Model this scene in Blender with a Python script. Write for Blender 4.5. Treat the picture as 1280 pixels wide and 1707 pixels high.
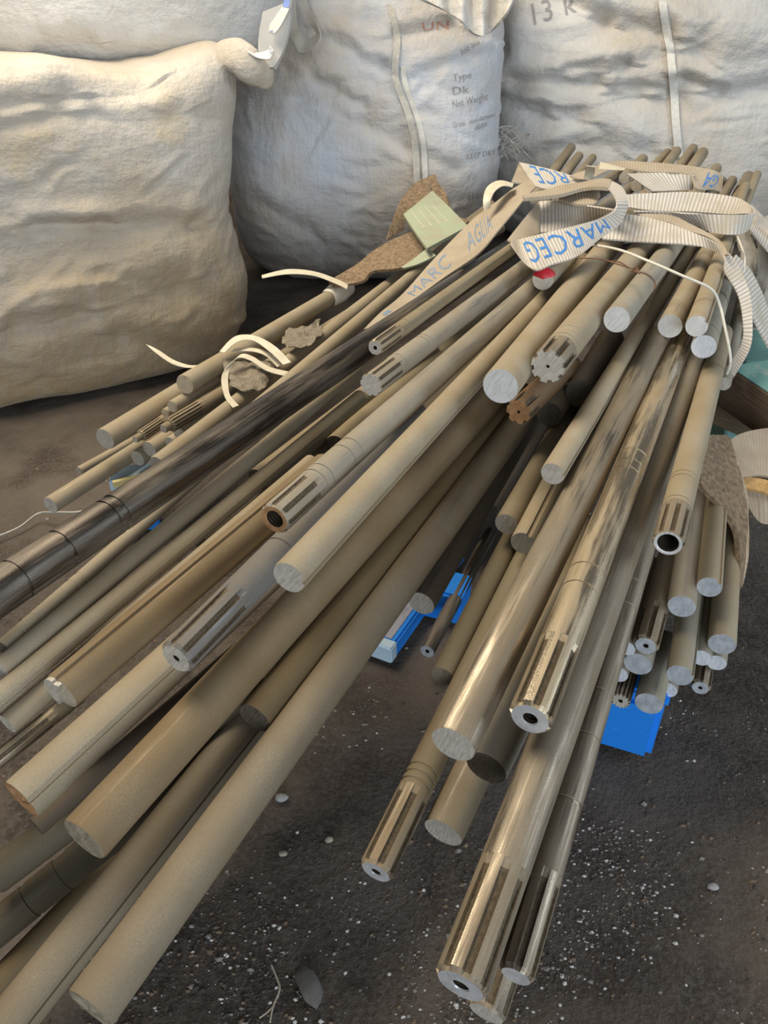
import bpy, bmesh, math, random
import numpy as np
from mathutils import Vector, Matrix, noise
from mathutils.bvhtree import BVHTree
for o in list(bpy.data.objects): bpy.data.objects.remove(o)
C = bpy.context.scene.collection
random.seed(7)
# ------------------------------------------------------------------ camera, light, exposure
PITCH = math.radians(33.6); CH = 1.2; FPX = 1280.0
cam = bpy.data.objects.new('camera', bpy.data.cameras.new('camera')); C.objects.link(cam)
cam.location = (0, 0, CH); cam.rotation_euler = (math.pi/2 - PITCH, 0, 0)
cam.data.sensor_fit = 'VERTICAL'; cam.data.sensor_height = 24.0; cam.data.lens = 24.0*FPX/1707.0
cam.data.clip_start = 0.01
bpy.context.scene.camera = cam
W = bpy.data.worlds.new('sky'); bpy.context.scene.world = W; W.use_nodes = True
bg = W.node_tree.nodes['Background']; bg.inputs[0].default_value = (0.86, 0.90, 1.0, 1); bg.inputs[1].default_value = 0.09
def area(name, loc, target, size, sizey, power, color):
    l = bpy.data.lights.new(name, 'AREA'); l.shape = 'RECTANGLE'; l.size = size; l.size_y = sizey
    l.energy = power; l.color = color
    o = bpy.data.objects.new(name, l); C.objects.link(o); o.location = loc
    o.rotation_euler = (Vector(target) - Vector(loc)).to_track_quat('-Z', 'Y').to_euler()
    return o
area('roof_light', (-1.5, 2.5, 3.9), (0.0, 3.1, 0.3), 2.4, 1.8, 225, (1.0, 0.88, 0.70))
area('side_light', (4.4, 0.6, 1.9), (0.6, 2.6, 0.3), 2.4, 2.4, 95, (0.80, 0.90, 1.0))
area('door_light', (0.6, -7.5, 2.7), (-0.1, 3.0, 0.6), 5.0, 3.6, 520, (0.84, 0.92, 1.0))
vs = bpy.context.scene.view_settings
vs.view_transform = 'Standard'; vs.look = 'None'; vs.exposure = 0.0; vs.gamma = 1.0; vs.use_curve_mapping = False
bpy.context.scene.cycles.use_denoising = True
# ------------------------------------------------------------------ helpers
cp, sp_ = math.cos(PITCH), math.sin(PITCH)
def ray(u, v):
    a = (u-640)/FPX; b = (v-853.5)/FPX
    return Vector((a, cp-b*sp_, -sp_-b*cp))
def at(u, v, z):                       # point of the photograph at height z
    r = ray(u, v); return Vector((0, 0, CH)) + r*((z-CH)/r.z)
def atY(u, v, Y):                      # point of the photograph at forward distance Y
    r = ray(u, v); return Vector((0, 0, CH)) + r*(Y/r.y)
def link(o, parent=None):
    C.objects.link(o)
    if parent is not None: o.parent = parent
    return o
def mesh(name, verts, faces, mats, parent=None, smooth=True, mi=None):
    me = bpy.data.meshes.new(name); me.from_pydata([tuple(v) for v in verts], [], faces); me.update()
    for m in (mats if isinstance(mats, (list, tuple)) else [mats]): me.materials.append(m)
    if mi is not None: me.polygons.foreach_set('material_index', mi)
    me.polygons.foreach_set('use_smooth', [smooth]*len(me.polygons))
    return link(bpy.data.objects.new(name, me), parent)
def empty(name, loc=(0, 0, 0)):
    o = bpy.data.objects.new(name, None); o.empty_display_size = .05; o.location = loc; return link(o)
def tag(o, label=None, cat=None, group=None, kind=None):
    if label: o['label'] = label
    if cat: o['category'] = cat
    if group: o['group'] = group
    if kind: o['kind'] = kind
    return o
def smooth_angle(o, deg=40):
    for p in o.data.polygons: p.use_smooth = True
    o.data.set_sharp_from_angle(angle=math.radians(deg))
# ------------------------------------------------------------------ materials
def new_mat(name):
    m = bpy.data.materials.new(name); m.use_nodes = True
    nt = m.node_tree; b = nt.nodes['Principled BSDF']
    def N(t, **kw):
        n = nt.nodes.new(t)
        for k, v in kw.items(): setattr(n, k, v)
        return n
    return m, nt, b, N
def ramp(nt, N, fac, stops):
    r = N('ShaderNodeValToRGB'); e = r.color_ramp.elements
    e[0].position = stops[0][0]; e[0].color = (*stops[0][1], 1)
    e[1].position = stops[-1][0]; e[1].color = (*stops[-1][1], 1)
    for p, c in stops[1:-1]:
        x = e.new(p); x.color = (*c, 1)
    nt.links.new(fac, r.inputs[0]); return r.outputs[0]
def g3(x): return (x, x, x)
def coords(nt, N, scale=(1, 1, 1), rnd=True, kind='Object'):
    t = N('ShaderNodeTexCoord'); mp = N('ShaderNodeMapping'); mp.inputs['Scale'].default_value = scale
    nt.links.new(t.outputs[kind], mp.inputs[0])
    if rnd:
        oi = N('ShaderNodeObjectInfo'); mu = N('ShaderNodeMath', operation='MULTIPLY'); mu.inputs[1].default_value = 37.0
        nt.links.new(oi.outputs['Random'], mu.inputs[0]); nt.links.new(mu.outputs[0], mp.inputs['Location'])
    return mp.outputs[0]
def nz(nt, N, vec, scale, detail=4, rough=.55):
    n = N('ShaderNodeTexNoise'); n.inputs['Scale'].default_value = scale; n.inputs['Detail'].default_value = detail
    n.inputs['Roughness'].default_value = rough
    nt.links.new(vec, n.inputs['Vector']); return n.outputs[0]
def mixc(nt, N, fac, a, b):
    m = N('ShaderNodeMix', data_type='RGBA')
    for i, x in ((0, fac), (6, a), (7, b)):
        if isinstance(x, (int, float)): m.inputs[i].default_value = x
        elif isinstance(x, tuple): m.inputs[i].default_value = (*x, 1)
        else: nt.links.new(x, m.inputs[i])
    return m.outputs[2]
def bump(nt, N, b, h, strength, dist):
    bp = N('ShaderNodeBump'); bp.inputs['Strength'].default_value = strength; bp.inputs['Distance'].default_value = dist
    nt.links.new(h, bp.inputs['Height']); nt.links.new(bp.outputs[0], b.inputs['Normal']); return bp
def rod_mat(name, dust, metal, cover, rough_m=.32, rough_d=.8, grain=.5, tint=None):
    """steel bar under a film of workshop dust; cover 0..1 = how much is dusty"""
    m, nt, b, N = new_mat(name)
    v = coords(nt, N, (1, 1, .12)); v1 = coords(nt, N, (1, 1, 1))
    big = nz(nt, N, v, 30, 4, .6); fine = nz(nt, N, v1, 760, 2, .65); scr = nz(nt, N, coords(nt, N, (1, 1, .02)), 260, 2)
    fac = N('ShaderNodeMath', operation='ADD'); s2 = N('ShaderNodeMath', operation='MULTIPLY'); s2.inputs[1].default_value = .35
    nt.links.new(scr, s2.inputs[0]); nt.links.new(big, fac.inputs[0]); nt.links.new(s2.outputs[0], fac.inputs[1])
    lo = .62 + (.5-cover)*.55
    f = ramp(nt, N, fac.outputs[0], [(max(0, lo-.13), g3(0)), (min(1, lo+.13), g3(1))])
    dcol = mixc(nt, N, ramp(nt, N, fine, [(.38, g3(0)), (.62, g3(1))]), tuple(c*.80 for c in dust), tuple(min(1, c*1.13) for c in dust))
    dcol = mixc(nt, N, ramp(nt, N, nz(nt, N, v1, 9, 3), [(.35, g3(0)), (.7, g3(1))]), dcol, tuple(c*k for c, k in zip(dust, tint or (.84, .78, .68))))
    col = mixc(nt, N, f, metal, dcol); nt.links.new(col, b.inputs['Base Color'])
    mr = N('ShaderNodeMapRange'); mr.inputs[3].default_value = .92; mr.inputs[4].default_value = .12
    nt.links.new(f, mr.inputs[0]); nt.links.new(mr.outputs[0], b.inputs['Metallic'])
    rr = N('ShaderNodeMapRange'); rr.inputs[3].default_value = rough_m; rr.inputs[4].default_value = rough_d
    nt.links.new(f, rr.inputs[0]); nt.links.new(rr.outputs[0], b.inputs['Roughness'])
    bump(nt, N, b, fine, grain, .0006)
    return m
def face_mat(name, a, c, metal=.8, rough=.38, saw=True, blotch=None):
    m, nt, b, N = new_mat(name)
    v = coords(nt, N, (1, 8 if saw else 1.5, 1)); n = nz(nt, N, v, 55, 4, .65)
    col = mixc(nt, N, ramp(nt, N, n, [(.35, g3(0)), (.65, g3(1))]), a, c)
    if blotch:
        n2 = nz(nt, N, coords(nt, N), 45, 3); col = mixc(nt, N, ramp(nt, N, n2, [(.5, g3(0)), (.58, g3(1))]), col, blotch)
    nt.links.new(col, b.inputs['Base Color']); b.inputs['Metallic'].default_value = metal; b.inputs['Roughness'].default_value = rough
    bump(nt, N, b, n, .5, .0012); return m
RM = {
 'dust': rod_mat('dusty_steel', (.385, .325, .228), (.385, .335, .265), .80),
 'dustd': rod_mat('dull_dusty_steel', (.275, .228, .158), (.28, .245, .195), .80),
 'brownd': rod_mat('dull_brown_steel', (.25, .185, .105), (.27, .215, .14), .82),
 'grey': rod_mat('grey_steel', (.345, .315, .25), (.38, .36, .325), .70, .36),
 'greyd': rod_mat('grey_dusty_steel', (.35, .31, .24), (.34, .325, .295), .62, .38),
 'bluegrey': rod_mat('bluish_steel', (.185, .175, .16), (.24, .235, .23), .62, .42, tint=(1.1, 1.0, .85)),
 'brown': rod_mat('brown_dusty_steel', (.29, .24, .155), (.30, .265, .19), .82),
 'olive': rod_mat('olive_dusty_steel', (.165, .118, .058), (.19, .145, .085), .75),
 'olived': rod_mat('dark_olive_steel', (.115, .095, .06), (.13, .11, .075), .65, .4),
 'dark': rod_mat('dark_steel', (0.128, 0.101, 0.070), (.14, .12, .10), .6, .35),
 'darksteel': rod_mat('oily_steel', (0.216, 0.182, 0.140), (.11, .095, .08), .26, .30),
 'steel': rod_mat('scuffed_steel', (.27, .225, .16), (.38, .325, .25), .46, .30),
 'goldrefl': rod_mat('gold_reflection_steel', (0.336, 0.272, 0.177), (.62, .52, .37), .26, .25),  # golden reflections of the surroundings tinted into the metal colour
 'rust': rod_mat('rusty_steel', (0.240, 0.147, 0.074), (.26, .20, .14), .75),
}
FM = {
 'saw': face_mat('sawn_steel', (.40, .36, .30), (.62, .58, .50), .15, .5),
 'bright': face_mat('bright_sawn_steel', (.62, .62, .60), (.88, .88, .86), .25, .36),
 'bluew': face_mat('sky_tinted_sawn_steel', (.62, .68, .76), (.90, .92, .95), .25, .34),  # bluish sky reflection put into the face colour
 'bluegrey': face_mat('sky_tinted_grey_steel', (.40, .43, .47), (.60, .63, .67), .25, .42, False),  # grey end face with reflected sky blue mixed into its colour
 'turned': face_mat('turned_steel', (.52, .52, .52), (.70, .70, .70), .35, .36, False),
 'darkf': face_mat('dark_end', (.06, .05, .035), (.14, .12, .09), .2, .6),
 'dirt': face_mat('dirty_end', (.20, .165, .11), (.33, .28, .20), .1, .75, False),
 'tanf': face_mat('tan_end', (.45, .36, .24), (.60, .52, .38), .1, .6, False),
 'rustf': face_mat('rust_end', (.26, .13, .055), (.42, .23, .10), .05, .8, False),
 'red': face_mat('grey_rough_end', (.50, .46, .38), (.62, .58, .5), .2, .5, False),
 'split': face_mat('split_end', (.38, .33, .24), (.55, .49, .39), .1, .5),
}
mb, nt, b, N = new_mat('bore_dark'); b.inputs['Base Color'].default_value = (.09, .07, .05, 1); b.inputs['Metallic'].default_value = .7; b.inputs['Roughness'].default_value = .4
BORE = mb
FM['bright_spl'] = None
def simple(name, col, rough=.7, metal=0., var=.2, scale=40, bmp=.2, bd=.002, stretch=(1, 1, 1)):
    m, nt, b, N = new_mat(name); v = coords(nt, N, stretch); n = nz(nt, N, v, scale, 5, .6)
    nt.links.new(mixc(nt, N, ramp(nt, N, n, [(.3, g3(0)), (.7, g3(1))]), tuple(c*(1-var) for c in col), tuple(min(1, c*(1+var)) for c in col)), b.inputs['Base Color'])
    b.inputs['Roughness'].default_value = rough; b.inputs['Metallic'].default_value = metal
    bump(nt, N, b, n, bmp, bd); return m
# ------------------------------------------------------------------ floor and back wall (structure)
def floor_mat():
    m, nt, b, N = new_mat('dirty_concrete')
    v = coords(nt, N, rnd=False); big = nz(nt, N, v, 1.3, 4, .6); mid = nz(nt, N, v, 9, 6, .65); fine = nz(nt, N, v, 120, 4, .7)
    c = mixc(nt, N, ramp(nt, N, mid, [(.35, g3(0)), (.68, g3(1))]), (.028, .021, .015), (.105, .080, .059))
    c = mixc(nt, N, ramp(nt, N, big, [(.45, g3(0)), (.62, g3(1))]), c, (.13, .103, .080))
    c = mixc(nt, N, ramp(nt, N, nz(nt, N, v, 4, 3), [(.52, g3(0)), (.68, g3(1))]), c, (.045, .028, .019))
    c = mixc(nt, N, ramp(nt, N, fine, [(.44, g3(0)), (.72, g3(1))]), c, (.125, .108, .092))
    # mix towards paler concrete at the back and right; its ramp is all black
    sx = N('ShaderNodeSeparateXYZ'); nt.links.new(v, sx.inputs[0])
    sw = N('ShaderNodeMath', operation='MULTIPLY_ADD'); sw.inputs[1].default_value = .9; nt.links.new(sx.outputs[0], sw.inputs[0]); nt.links.new(sx.outputs[1], sw.inputs[2])
    f2 = N('ShaderNodeMath', operation='MULTIPLY_ADD'); f2.inputs[1].default_value = .9; nt.links.new(mid, f2.inputs[0]); nt.links.new(sw.outputs[0], f2.inputs[2])
    c = mixc(nt, N, ramp(nt, N, f2.outputs[0], [(.0, g3(0)), (1, g3(0))]), c, (.2, .18, .16))
    nt.links.new(c, b.inputs['Base Color'])
    b.inputs['Roughness'].default_value = .85
    ad = N('ShaderNodeMath', operation='MULTIPLY_ADD'); ad.inputs[1].default_value = .35; nt.links.new(fine, ad.inputs[0]); nt.links.new(mid, ad.inputs[2])
    bump(nt, N, b, ad.outputs[0], .8, .02); return m
nx, ny = 210, 210
vs_, fs = [], []
for j in range(ny+1):
    for i in range(nx+1):
        x = -4.0+8.5*i/nx; y = -1.4+8.4*j/ny
        z = .010*noise.noise((x*5, y*5, 0)) + .006*noise.noise((x*14, y*14, 3)) - .012
        vs_.append((x, y, z))
for j in range(ny):
    for i in range(nx):
        a = j*(nx+1)+i; fs.append((a, a+1, a+nx+2, a+nx+1))
floor = tag(mesh('floor', vs_, fs, floor_mat()), 'rough dark dirty concrete floor under the steel bars', kind='structure')
def box(name, lo, hi, m, parent=None, bevel=.004, rot=0., loc=None):
    bm = bmesh.new(); bmesh.ops.create_cube(bm, size=1)
    for v in bm.verts: v.co = Vector([(lo[k]+hi[k])/2 + v.co[k]*(hi[k]-lo[k]) for k in range(3)])
    if bevel: bmesh.ops.bevel(bm, geom=bm.edges[:], offset=bevel, segments=2, affect='EDGES', profile=.5)
    me = bpy.data.meshes.new(name); bm.to_mesh(me); bm.free(); me.materials.append(m)
    o = bpy.data.objects.new(name, me)
    if loc is not None: o.location = loc; o.rotation_euler = (0, 0, rot)
    return link(o, parent)
wall = tag(box('wall_back', (-4, 6.9, -.02), (4.5, 7.1, 4), simple('wall_plaster', (.22, .21, .19), .9, 0, .15, 6)), 'grey wall behind the stacked white bags', kind='structure')
# ------------------------------------------------------------------ bars and shafts
# id, near end, far end, radius (m), kind, surface, end, features, label
RODS = [
 ('R1', 0.2038, 1.2415, 0.6393, 1.2097, 3.5984, 0.5602, 0.0326, 'bar', 'dust', 'bright', {}, 'thick dusty round bar with a bright sawn end under the printed strap loop'),
 ('R2', 0.2946, 1.2954, 0.6535, 1.4172, 3.6848, 0.5561, 0.0325, 'shaft', 'dust', 'saw', {'sp': (8, 0.085, 0.13), 'bore': (0.09, 0.02), 'gr': [(0.1, 0.003), (0.15, 0.002)], 'flat': 1}, 'thick dusty splined shaft with a tiny centre hole right of the bright sawn bar'),
 ('R3', 0.4786, 1.5345, 0.6554, 1.4489, 3.5423, 0.551, 0.0275, 'bar', 'grey', 'bright', {}, 'round bar with a half-shiny end tied round by thin rusty wire'),
 ('R3b', 0.3751, 1.8143, 0.654, 0.5982, 2.3918, 0.5894, 0.0254, 'bar', 'dust', 'red', {}, 'short round bar with red paint on its end below the printed strap'),
 ('R4', 0.6404, 1.6626, 0.5948, 1.6903, 3.828, 0.5218, 0.0272, 'bar', 'dust', 'bright', {}, 'upper left of the pair of side-by-side white sawn bars under the white cord'),
 ('R5', 0.6622, 1.5727, 0.6274, 1.0767, 2.4738, 0.5824, 0.0232, 'bar', 'dust', 'bright', {'key': 0.7}, 'slimmer keyed bar, upper right of the side-by-side white sawn pair'),
 ('R6', 0.7012, 1.6032, 0.57, 0.9442, 2.1368, 0.5538, 0.027, 'bar', 'grey', 'bluew', {}, 'round bar with a bluish gleaming sawn end just below the side-by-side pair'),
 ('R7', 0.7895, 1.6519, 0.46, 1.083, 2.2907, 0.46, 0.0167, 'bar', 'grey', 'saw', {}, 'thin bar ending beside the lower end of the white cord'),
 ('R7b', 0.9162, 1.8926, 0.42, 1.2594, 2.6689, 0.42, 0.0173, 'bar', 'grey', 'saw', {}, 'thin bar at the far right flank behind the hanging strap'),
 ('R8', 0.4385, 0.9612, 0.503, 0.8573, 1.871, 0.5014, 0.0242, 'shaft', 'dust', 'bright', {'sp': (9, 0.1, 0.1), 'bore': (0.66, 0.05), 'gr': [(0.11, 0.002), (0.185, 0.002), (0.2, 0.002)]}, 'dusty splined shaft with a wide black hollow end at right'),
 ('R9', 0.2838, 1.1124, 0.5379, 1.4627, 3.4571, 0.5736, 0.0208, 'bar', 'dust', 'saw', {'key': 0.8}, 'slim dusty bar with a rough-cut end lying left of the long shiny shafts'),
 ('R10', 0.0825, 0.6111, 0.4601, 0.6426, 1.7221, 0.5491, 0.0287, 'bar', 'steel', 'saw', {}, 'thick scuffed steel bar with a plain round grey end in the right foreground'),
 ('R11', 0.1733, 0.624, 0.4896, 0.7272, 1.7941, 0.534, 0.0271, 'shaft', 'goldrefl', 'turned', {'sp': (8, 0.13, 0.12), 'bore': (0.33, 0.05), 'gr': [(0.24, 0.003), (0.285, 0.003), (0.572, 0.003), (0.6, 0.003), (0.637, 0.004)]}, 'shiny golden-looking splined shaft with a threaded hole in its flat end'),
 ('R12', 0.0744, 0.3683, 0.3994, 0.7259, 1.6969, 0.4985, 0.0278, 'shaft', 'steel', 'turned', {'sp': (8, 0.13, 0.11), 'bore': (0.3, 0.05)}, 'longest foreground splined shaft, its drilled end nearest the bottom centre of the photo'),
 ('R13', 0.1397, 0.4066, 0.3367, 0.6483, 1.5056, 0.4323, 0.0193, 'shaft', 'steel', 'turned', {'sp': (6, 0.12, 0.14), 'gr': [(0.215, 0.004), (0.32, 0.003), (0.4, 0.005), (0.59, 0.003), (0.65, 0.003)]}, 'pitted ringed shaft running along the right side of the nearest splined shaft'),
 ('R14', 0.1137, 0.4036, 0.26, 0.5288, 1.245, 0.3698, 0.0221, 'bar', 'steel', 'saw', {'sp': (6, 0.12, 0.08)}, 'shaft end poking out at the bottom edge beneath the nearest splined shaft'),
 ('R15', 0.1327, 0.6478, 0.37, 0.4546, 1.2261, 0.4117, 0.0289, 'bar', 'grey', 'darkf', {}, 'short dark-ended bar between the plain thick bar and the golden-looking splined shaft'),
 ('R16', 0.0782, 0.6144, 0.28, 0.3877, 1.1951, 0.3657, 0.0279, 'bar', 'dustd', 'saw', {}, 'thick tan sawn bar stub beside the three-ringed splined shaft above the floor'),
 ('R17', -0.0104, 0.5467, 0.2996, 0.3166, 1.2402, 0.3657, 0.0226, 'shaft', 'brown', 'turned', {'sp': (7, 0.12, 0.13), 'bore': (0.28, 0.04), 'gr': [(0.125, 0.004), (0.137, 0.004), (0.149, 0.004)]}, 'splined shaft with three dark rings and a small hole hanging over the floor'),
 ('R18', 0.0919, 0.8583, 0.3204, 0.2769, 1.2613, 0.3545, 0.02, 'bar', 'brown', 'dirt', {}, 'brownish tan bar with a worn end near the hidden blue pallet'),
 ('R19', 0.2206, 1.1407, 0.4156, 0.458, 1.6527, 0.4305, 0.022, 'bar', 'brown', 'saw', {}, 'shaded dusty bar, left of two stubs under the slim rough-cut bar'),
 ('R20', 0.2401, 1.0735, 0.4216, 0.4696, 1.5769, 0.4371, 0.0228, 'bar', 'dust', 'saw', {'key': 0.1}, 'keyed sawn stub directly beneath the end of the slim rough-cut bar'),
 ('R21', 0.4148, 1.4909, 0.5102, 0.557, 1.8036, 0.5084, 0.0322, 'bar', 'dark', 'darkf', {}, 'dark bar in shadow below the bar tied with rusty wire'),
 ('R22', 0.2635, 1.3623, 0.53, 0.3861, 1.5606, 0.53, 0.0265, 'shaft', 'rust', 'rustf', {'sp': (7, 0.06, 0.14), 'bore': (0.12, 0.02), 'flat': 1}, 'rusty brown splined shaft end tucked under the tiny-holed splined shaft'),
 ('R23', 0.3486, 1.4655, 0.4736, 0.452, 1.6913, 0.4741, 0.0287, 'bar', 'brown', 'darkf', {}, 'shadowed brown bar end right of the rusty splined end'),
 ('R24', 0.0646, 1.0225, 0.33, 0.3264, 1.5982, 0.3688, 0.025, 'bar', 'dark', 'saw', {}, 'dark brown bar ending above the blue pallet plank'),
 ('C1', 0.5027, 0.9922, 0.3491, 0.7125, 1.5083, 0.3578, 0.0233, 'bar', 'grey', 'bluegrey', {}, 'grey bar with a blue-grey disc end below the wide hollow shaft'),
 ('C2', 0.5529, 1.0164, 0.371, 0.741, 1.479, 0.3682, 0.0207, 'bar', 'dust', 'bluegrey', {'key': 0.75}, 'keyed bar ending just right of and above the blue-grey disc under the brown sling'),
 ('C3', 0.5772, 0.9678, 0.2856, 0.786, 1.4747, 0.302, 0.0232, 'bar', 'dust', 'bluegrey', {}, 'outermost right bar, its flat grey end clear of the brown sling'),
 ('C4', 0.4275, 0.924, 0.323, 0.568, 1.2221, 0.3193, 0.0209, 'shaft', 'steel', 'bluegrey', {'sp': (6, 0.1, 0.16), 'bore': (0.2, 0.03)}, 'six-toothed splined shaft with small hole in the right end cluster'),
 ('C5', 0.429, 0.9387, 0.2677, 0.5407, 1.1817, 0.271, 0.0239, 'bar', 'grey', 'bluegrey', {}, 'grey disc-ended bar just under the six-toothed shaft in the right cluster'),
 ('C6', 0.4866, 0.9036, 0.2767, 0.6073, 1.1852, 0.275, 0.0219, 'bar', 'grey', 'bluegrey', {'key': 0.9}, 'keyed grey bar ending in the middle of the right end cluster'),
 ('C7', 0.445, 0.8974, 0.2167, 0.5186, 1.0527, 0.218, 0.0234, 'bar', 'grey', 'bluegrey', {}, 'lowest thick bar resting its end on the blue block'),
 ('C8', 0.4057, 0.9181, 0.2, 0.4813, 1.0778, 0.2, 0.0165, 'shaft', 'steel', 'saw', {'sp': (14, 0.08, 0.16), 'bore': (0.22, 0.02), 'flat': 1}, 'small many-toothed spline shaft resting on the blue block'),
 ('C9', 0.5489, 0.9665, 0.2545, 0.6768, 1.2547, 0.2549, 0.0172, 'bar', 'grey', 'bluew', {}, 'slim bar with a whitish blue end, left of the outermost low pair'),
 ('C10', 0.5826, 0.9747, 0.2349, 0.6926, 1.2258, 0.2368, 0.0171, 'bar', 'grey', 'bluew', {}, 'slim bar with a whitish end tucked under the outermost right bar'),
 ('C11', 0.5531, 0.9485, 0.2, 0.6375, 1.1344, 0.2, 0.0173, 'shaft', 'steel', 'bluegrey', {'sp': (6, 0.06, 0.16), 'bore': (0.2, 0.03)}, 'small splined shaft with a holed end hanging clear of the blue block at right'),
 ('C12', 0.4049, 0.9424, 0.3001, 0.5164, 1.1776, 0.3006, 0.015, 'bar', 'grey', 'bluew', {}, 'slim bright bar end half hidden left of the six-toothed shaft'),
 ('C13', 0.4023, 0.9454, 0.2368, 0.5006, 1.1594, 0.2393, 0.0173, 'bar', 'grey', 'bluew', {}, 'slim bright bar end squeezed between pitted shaft and right cluster'),
 ('C14', 0.5009, 0.9571, 0.1864, 0.5505, 1.0643, 0.1872, 0.0176, 'bar', 'grey', 'bluew', {}, 'bright bar end peeping out right of the lowest thick bar on the blue block'),
 ('M1', -0.1528, 0.8842, 0.6, 0.3984, 1.964, 0.6001, 0.0242, 'shaft', 'greyd', 'rustf', {'sp': (8, 0.1, 0.1), 'bore': (0.55, 0.05), 'gr': [(0.105, 0.003), (0.125, 0.002), (0.19, 0.002), (0.215, 0.003)]}, 'grey splined shaft with a rusty threaded hole in the middle of the pile'),
 ('M2', -0.1223, 0.7738, 0.5847, 0.5604, 2.2067, 0.5902, 0.0237, 'bar', 'dust', 'saw', {'key': 0.8}, 'long pale bar with a keyway and round sawn end in the middle of the pile'),
 ('M3', -0.0234, 1.2541, 0.6361, 1.1383, 3.5596, 0.5823, 0.0218, 'shaft', 'greyd', 'saw', {'sp': (9, 0.1, 0.09), 'gr': [(0.105, 0.003), (0.21, 0.003), (0.225, 0.003)], 'flat': 1}, 'grey splined shaft with a solid end and collar ring below the small holed one'),
 ('M4', -0.0169, 1.3681, 0.66, 1.0375, 3.5295, 0.6245, 0.0157, 'shaft', 'brown', 'saw', {'sp': (8, 0.1, 0.1), 'bore': (0.25, 0.02), 'gr': [(0.13, 0.002), (0.2, 0.004), (0.26, 0.004)], 'key': 0.2}, 'small tan splined shaft with a holed end lying highest on the left side'),
 ('M5', -0.5341, 0.7684, 0.54, 1.0373, 3.5857, 0.5764, 0.0314, 'shaft', 'darksteel', 'saw', {'gr': [(0.061, 0.004), (0.139, 0.005), (0.228, 0.004), (0.24, 0.01)]}, 'long dark oily shaft with turned collars reaching out of the left edge'),
 ('M6', -0.5242, 0.775, 0.46, -0.2771, 1.4254, 0.46, 0.012, 'shaft', 'dust', 'darkf', {'gr': [(0.03, 0.004), (0.06, 0.004), (0.14, 0.004), (0.16, 0.004)]}, 'thin grooved rod directly beneath the long dark oily shaft'),
 ('M7', -0.511, 0.7348, 0.4592, -0.0628, 1.6724, 0.4858, 0.0156, 'bar', 'dust', 'saw', {}, 'slim pale bar, first below the thin grooved rod at left'),
 ('M8', -0.5095, 0.6708, 0.4507, -0.0518, 1.5502, 0.4759, 0.0156, 'bar', 'dust', 'saw', {'key': 0.6}, 'slim pale bar with a black keyway line at left'),
 ('M9', -0.4904, 0.6798, 0.417, -0.1344, 1.2494, 0.4829, 0.0156, 'bar', 'dust', 'saw', {}, 'slim pale bar with a rounded white end at the left edge'),
 ('M10', -0.4243, 0.7114, 0.4432, -0.1045, 1.2162, 0.4919, 0.0278, 'bar', 'brownd', 'split', {'key': -0.6}, 'thick tan keyed bar whose cut end has a step, left of the grey-blue splined shaft'),
 ('M11', -0.2636, 0.7071, 0.5072, 0.0637, 1.3603, 0.5297, 0.0253, 'shaft', 'bluegrey', 'saw', {'sp': (8, 0.13, 0.13), 'bore': (0.2, 0.03), 'gr': [(0.24, 0.003)]}, 'blue-grey splined shaft with a small hole in its chipped end'),
 ('M12', -0.4362, 0.5783, 0.4, -0.0277, 1.1997, 0.472, 0.0289, 'bar', 'dust', 'rustf', {'key': 0.25}, 'thick keyed bar with an orange-rust end at the left edge'),
 ('M13', -0.3418, 0.522, 0.4049, 0.2898, 1.6351, 0.488, 0.0314, 'bar', 'brownd', 'dirt', {}, 'thick brownish bar with a rough torn end in the lower left'),
 ('M14', -0.1766, 0.7163, 0.3868, 0.3214, 1.6637, 0.4395, 0.0253, 'bar', 'olive', 'darkf', {}, 'olive-brown bar with a black shadowed end in the middle foreground'),
 ('M15', -0.2996, 0.3721, 0.3447, 0.394, 1.6991, 0.4507, 0.029, 'bar', 'dustd', 'dirt', {}, 'long thick dusty bar ending at the bottom left over the floor'),
 ('M16', -0.4566, 0.3633, 0.2161, -0.0612, 0.9931, 0.3629, 0.0281, 'bar', 'dustd', 'saw', {'key': 0.55}, 'thick keyed bar leaving the bottom left corner of the photo'),
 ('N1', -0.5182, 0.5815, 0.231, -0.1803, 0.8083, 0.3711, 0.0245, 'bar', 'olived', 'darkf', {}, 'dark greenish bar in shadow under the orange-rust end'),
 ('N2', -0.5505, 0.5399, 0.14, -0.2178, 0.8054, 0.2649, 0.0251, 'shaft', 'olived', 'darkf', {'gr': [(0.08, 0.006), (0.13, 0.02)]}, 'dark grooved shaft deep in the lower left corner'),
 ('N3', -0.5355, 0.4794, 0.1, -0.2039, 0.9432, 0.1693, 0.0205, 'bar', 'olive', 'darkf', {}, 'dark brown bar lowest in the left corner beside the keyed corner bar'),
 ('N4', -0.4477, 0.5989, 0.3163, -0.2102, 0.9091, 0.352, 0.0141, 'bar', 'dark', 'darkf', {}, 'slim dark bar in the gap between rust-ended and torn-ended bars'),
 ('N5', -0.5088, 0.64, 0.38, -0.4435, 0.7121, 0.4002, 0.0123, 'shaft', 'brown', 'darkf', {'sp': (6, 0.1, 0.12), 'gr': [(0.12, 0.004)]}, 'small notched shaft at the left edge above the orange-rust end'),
 ('S1', -0.6917, 1.686, 0.2968, -0.263, 2.6048, 0.2987, 0.0282, 'bar', 'dust', 'saw', {}, 'thick dusty bar with a disc end leftmost of the small left bundle'),
 ('S2', -0.5093, 1.8159, 0.3849, -0.1318, 2.7302, 0.3497, 0.0261, 'bar', 'dust', 'tanf', {}, 'dusty bar on top of the left bundle with a white-wrapped far end'),
 ('S3', -0.7957, 1.5349, 0.2, 0.2339, 3.6247, 0.2, 0.0215, 'bar', 'dust', 'saw', {}, 'bar lying lowest and furthest left, just above the floor'),
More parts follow.
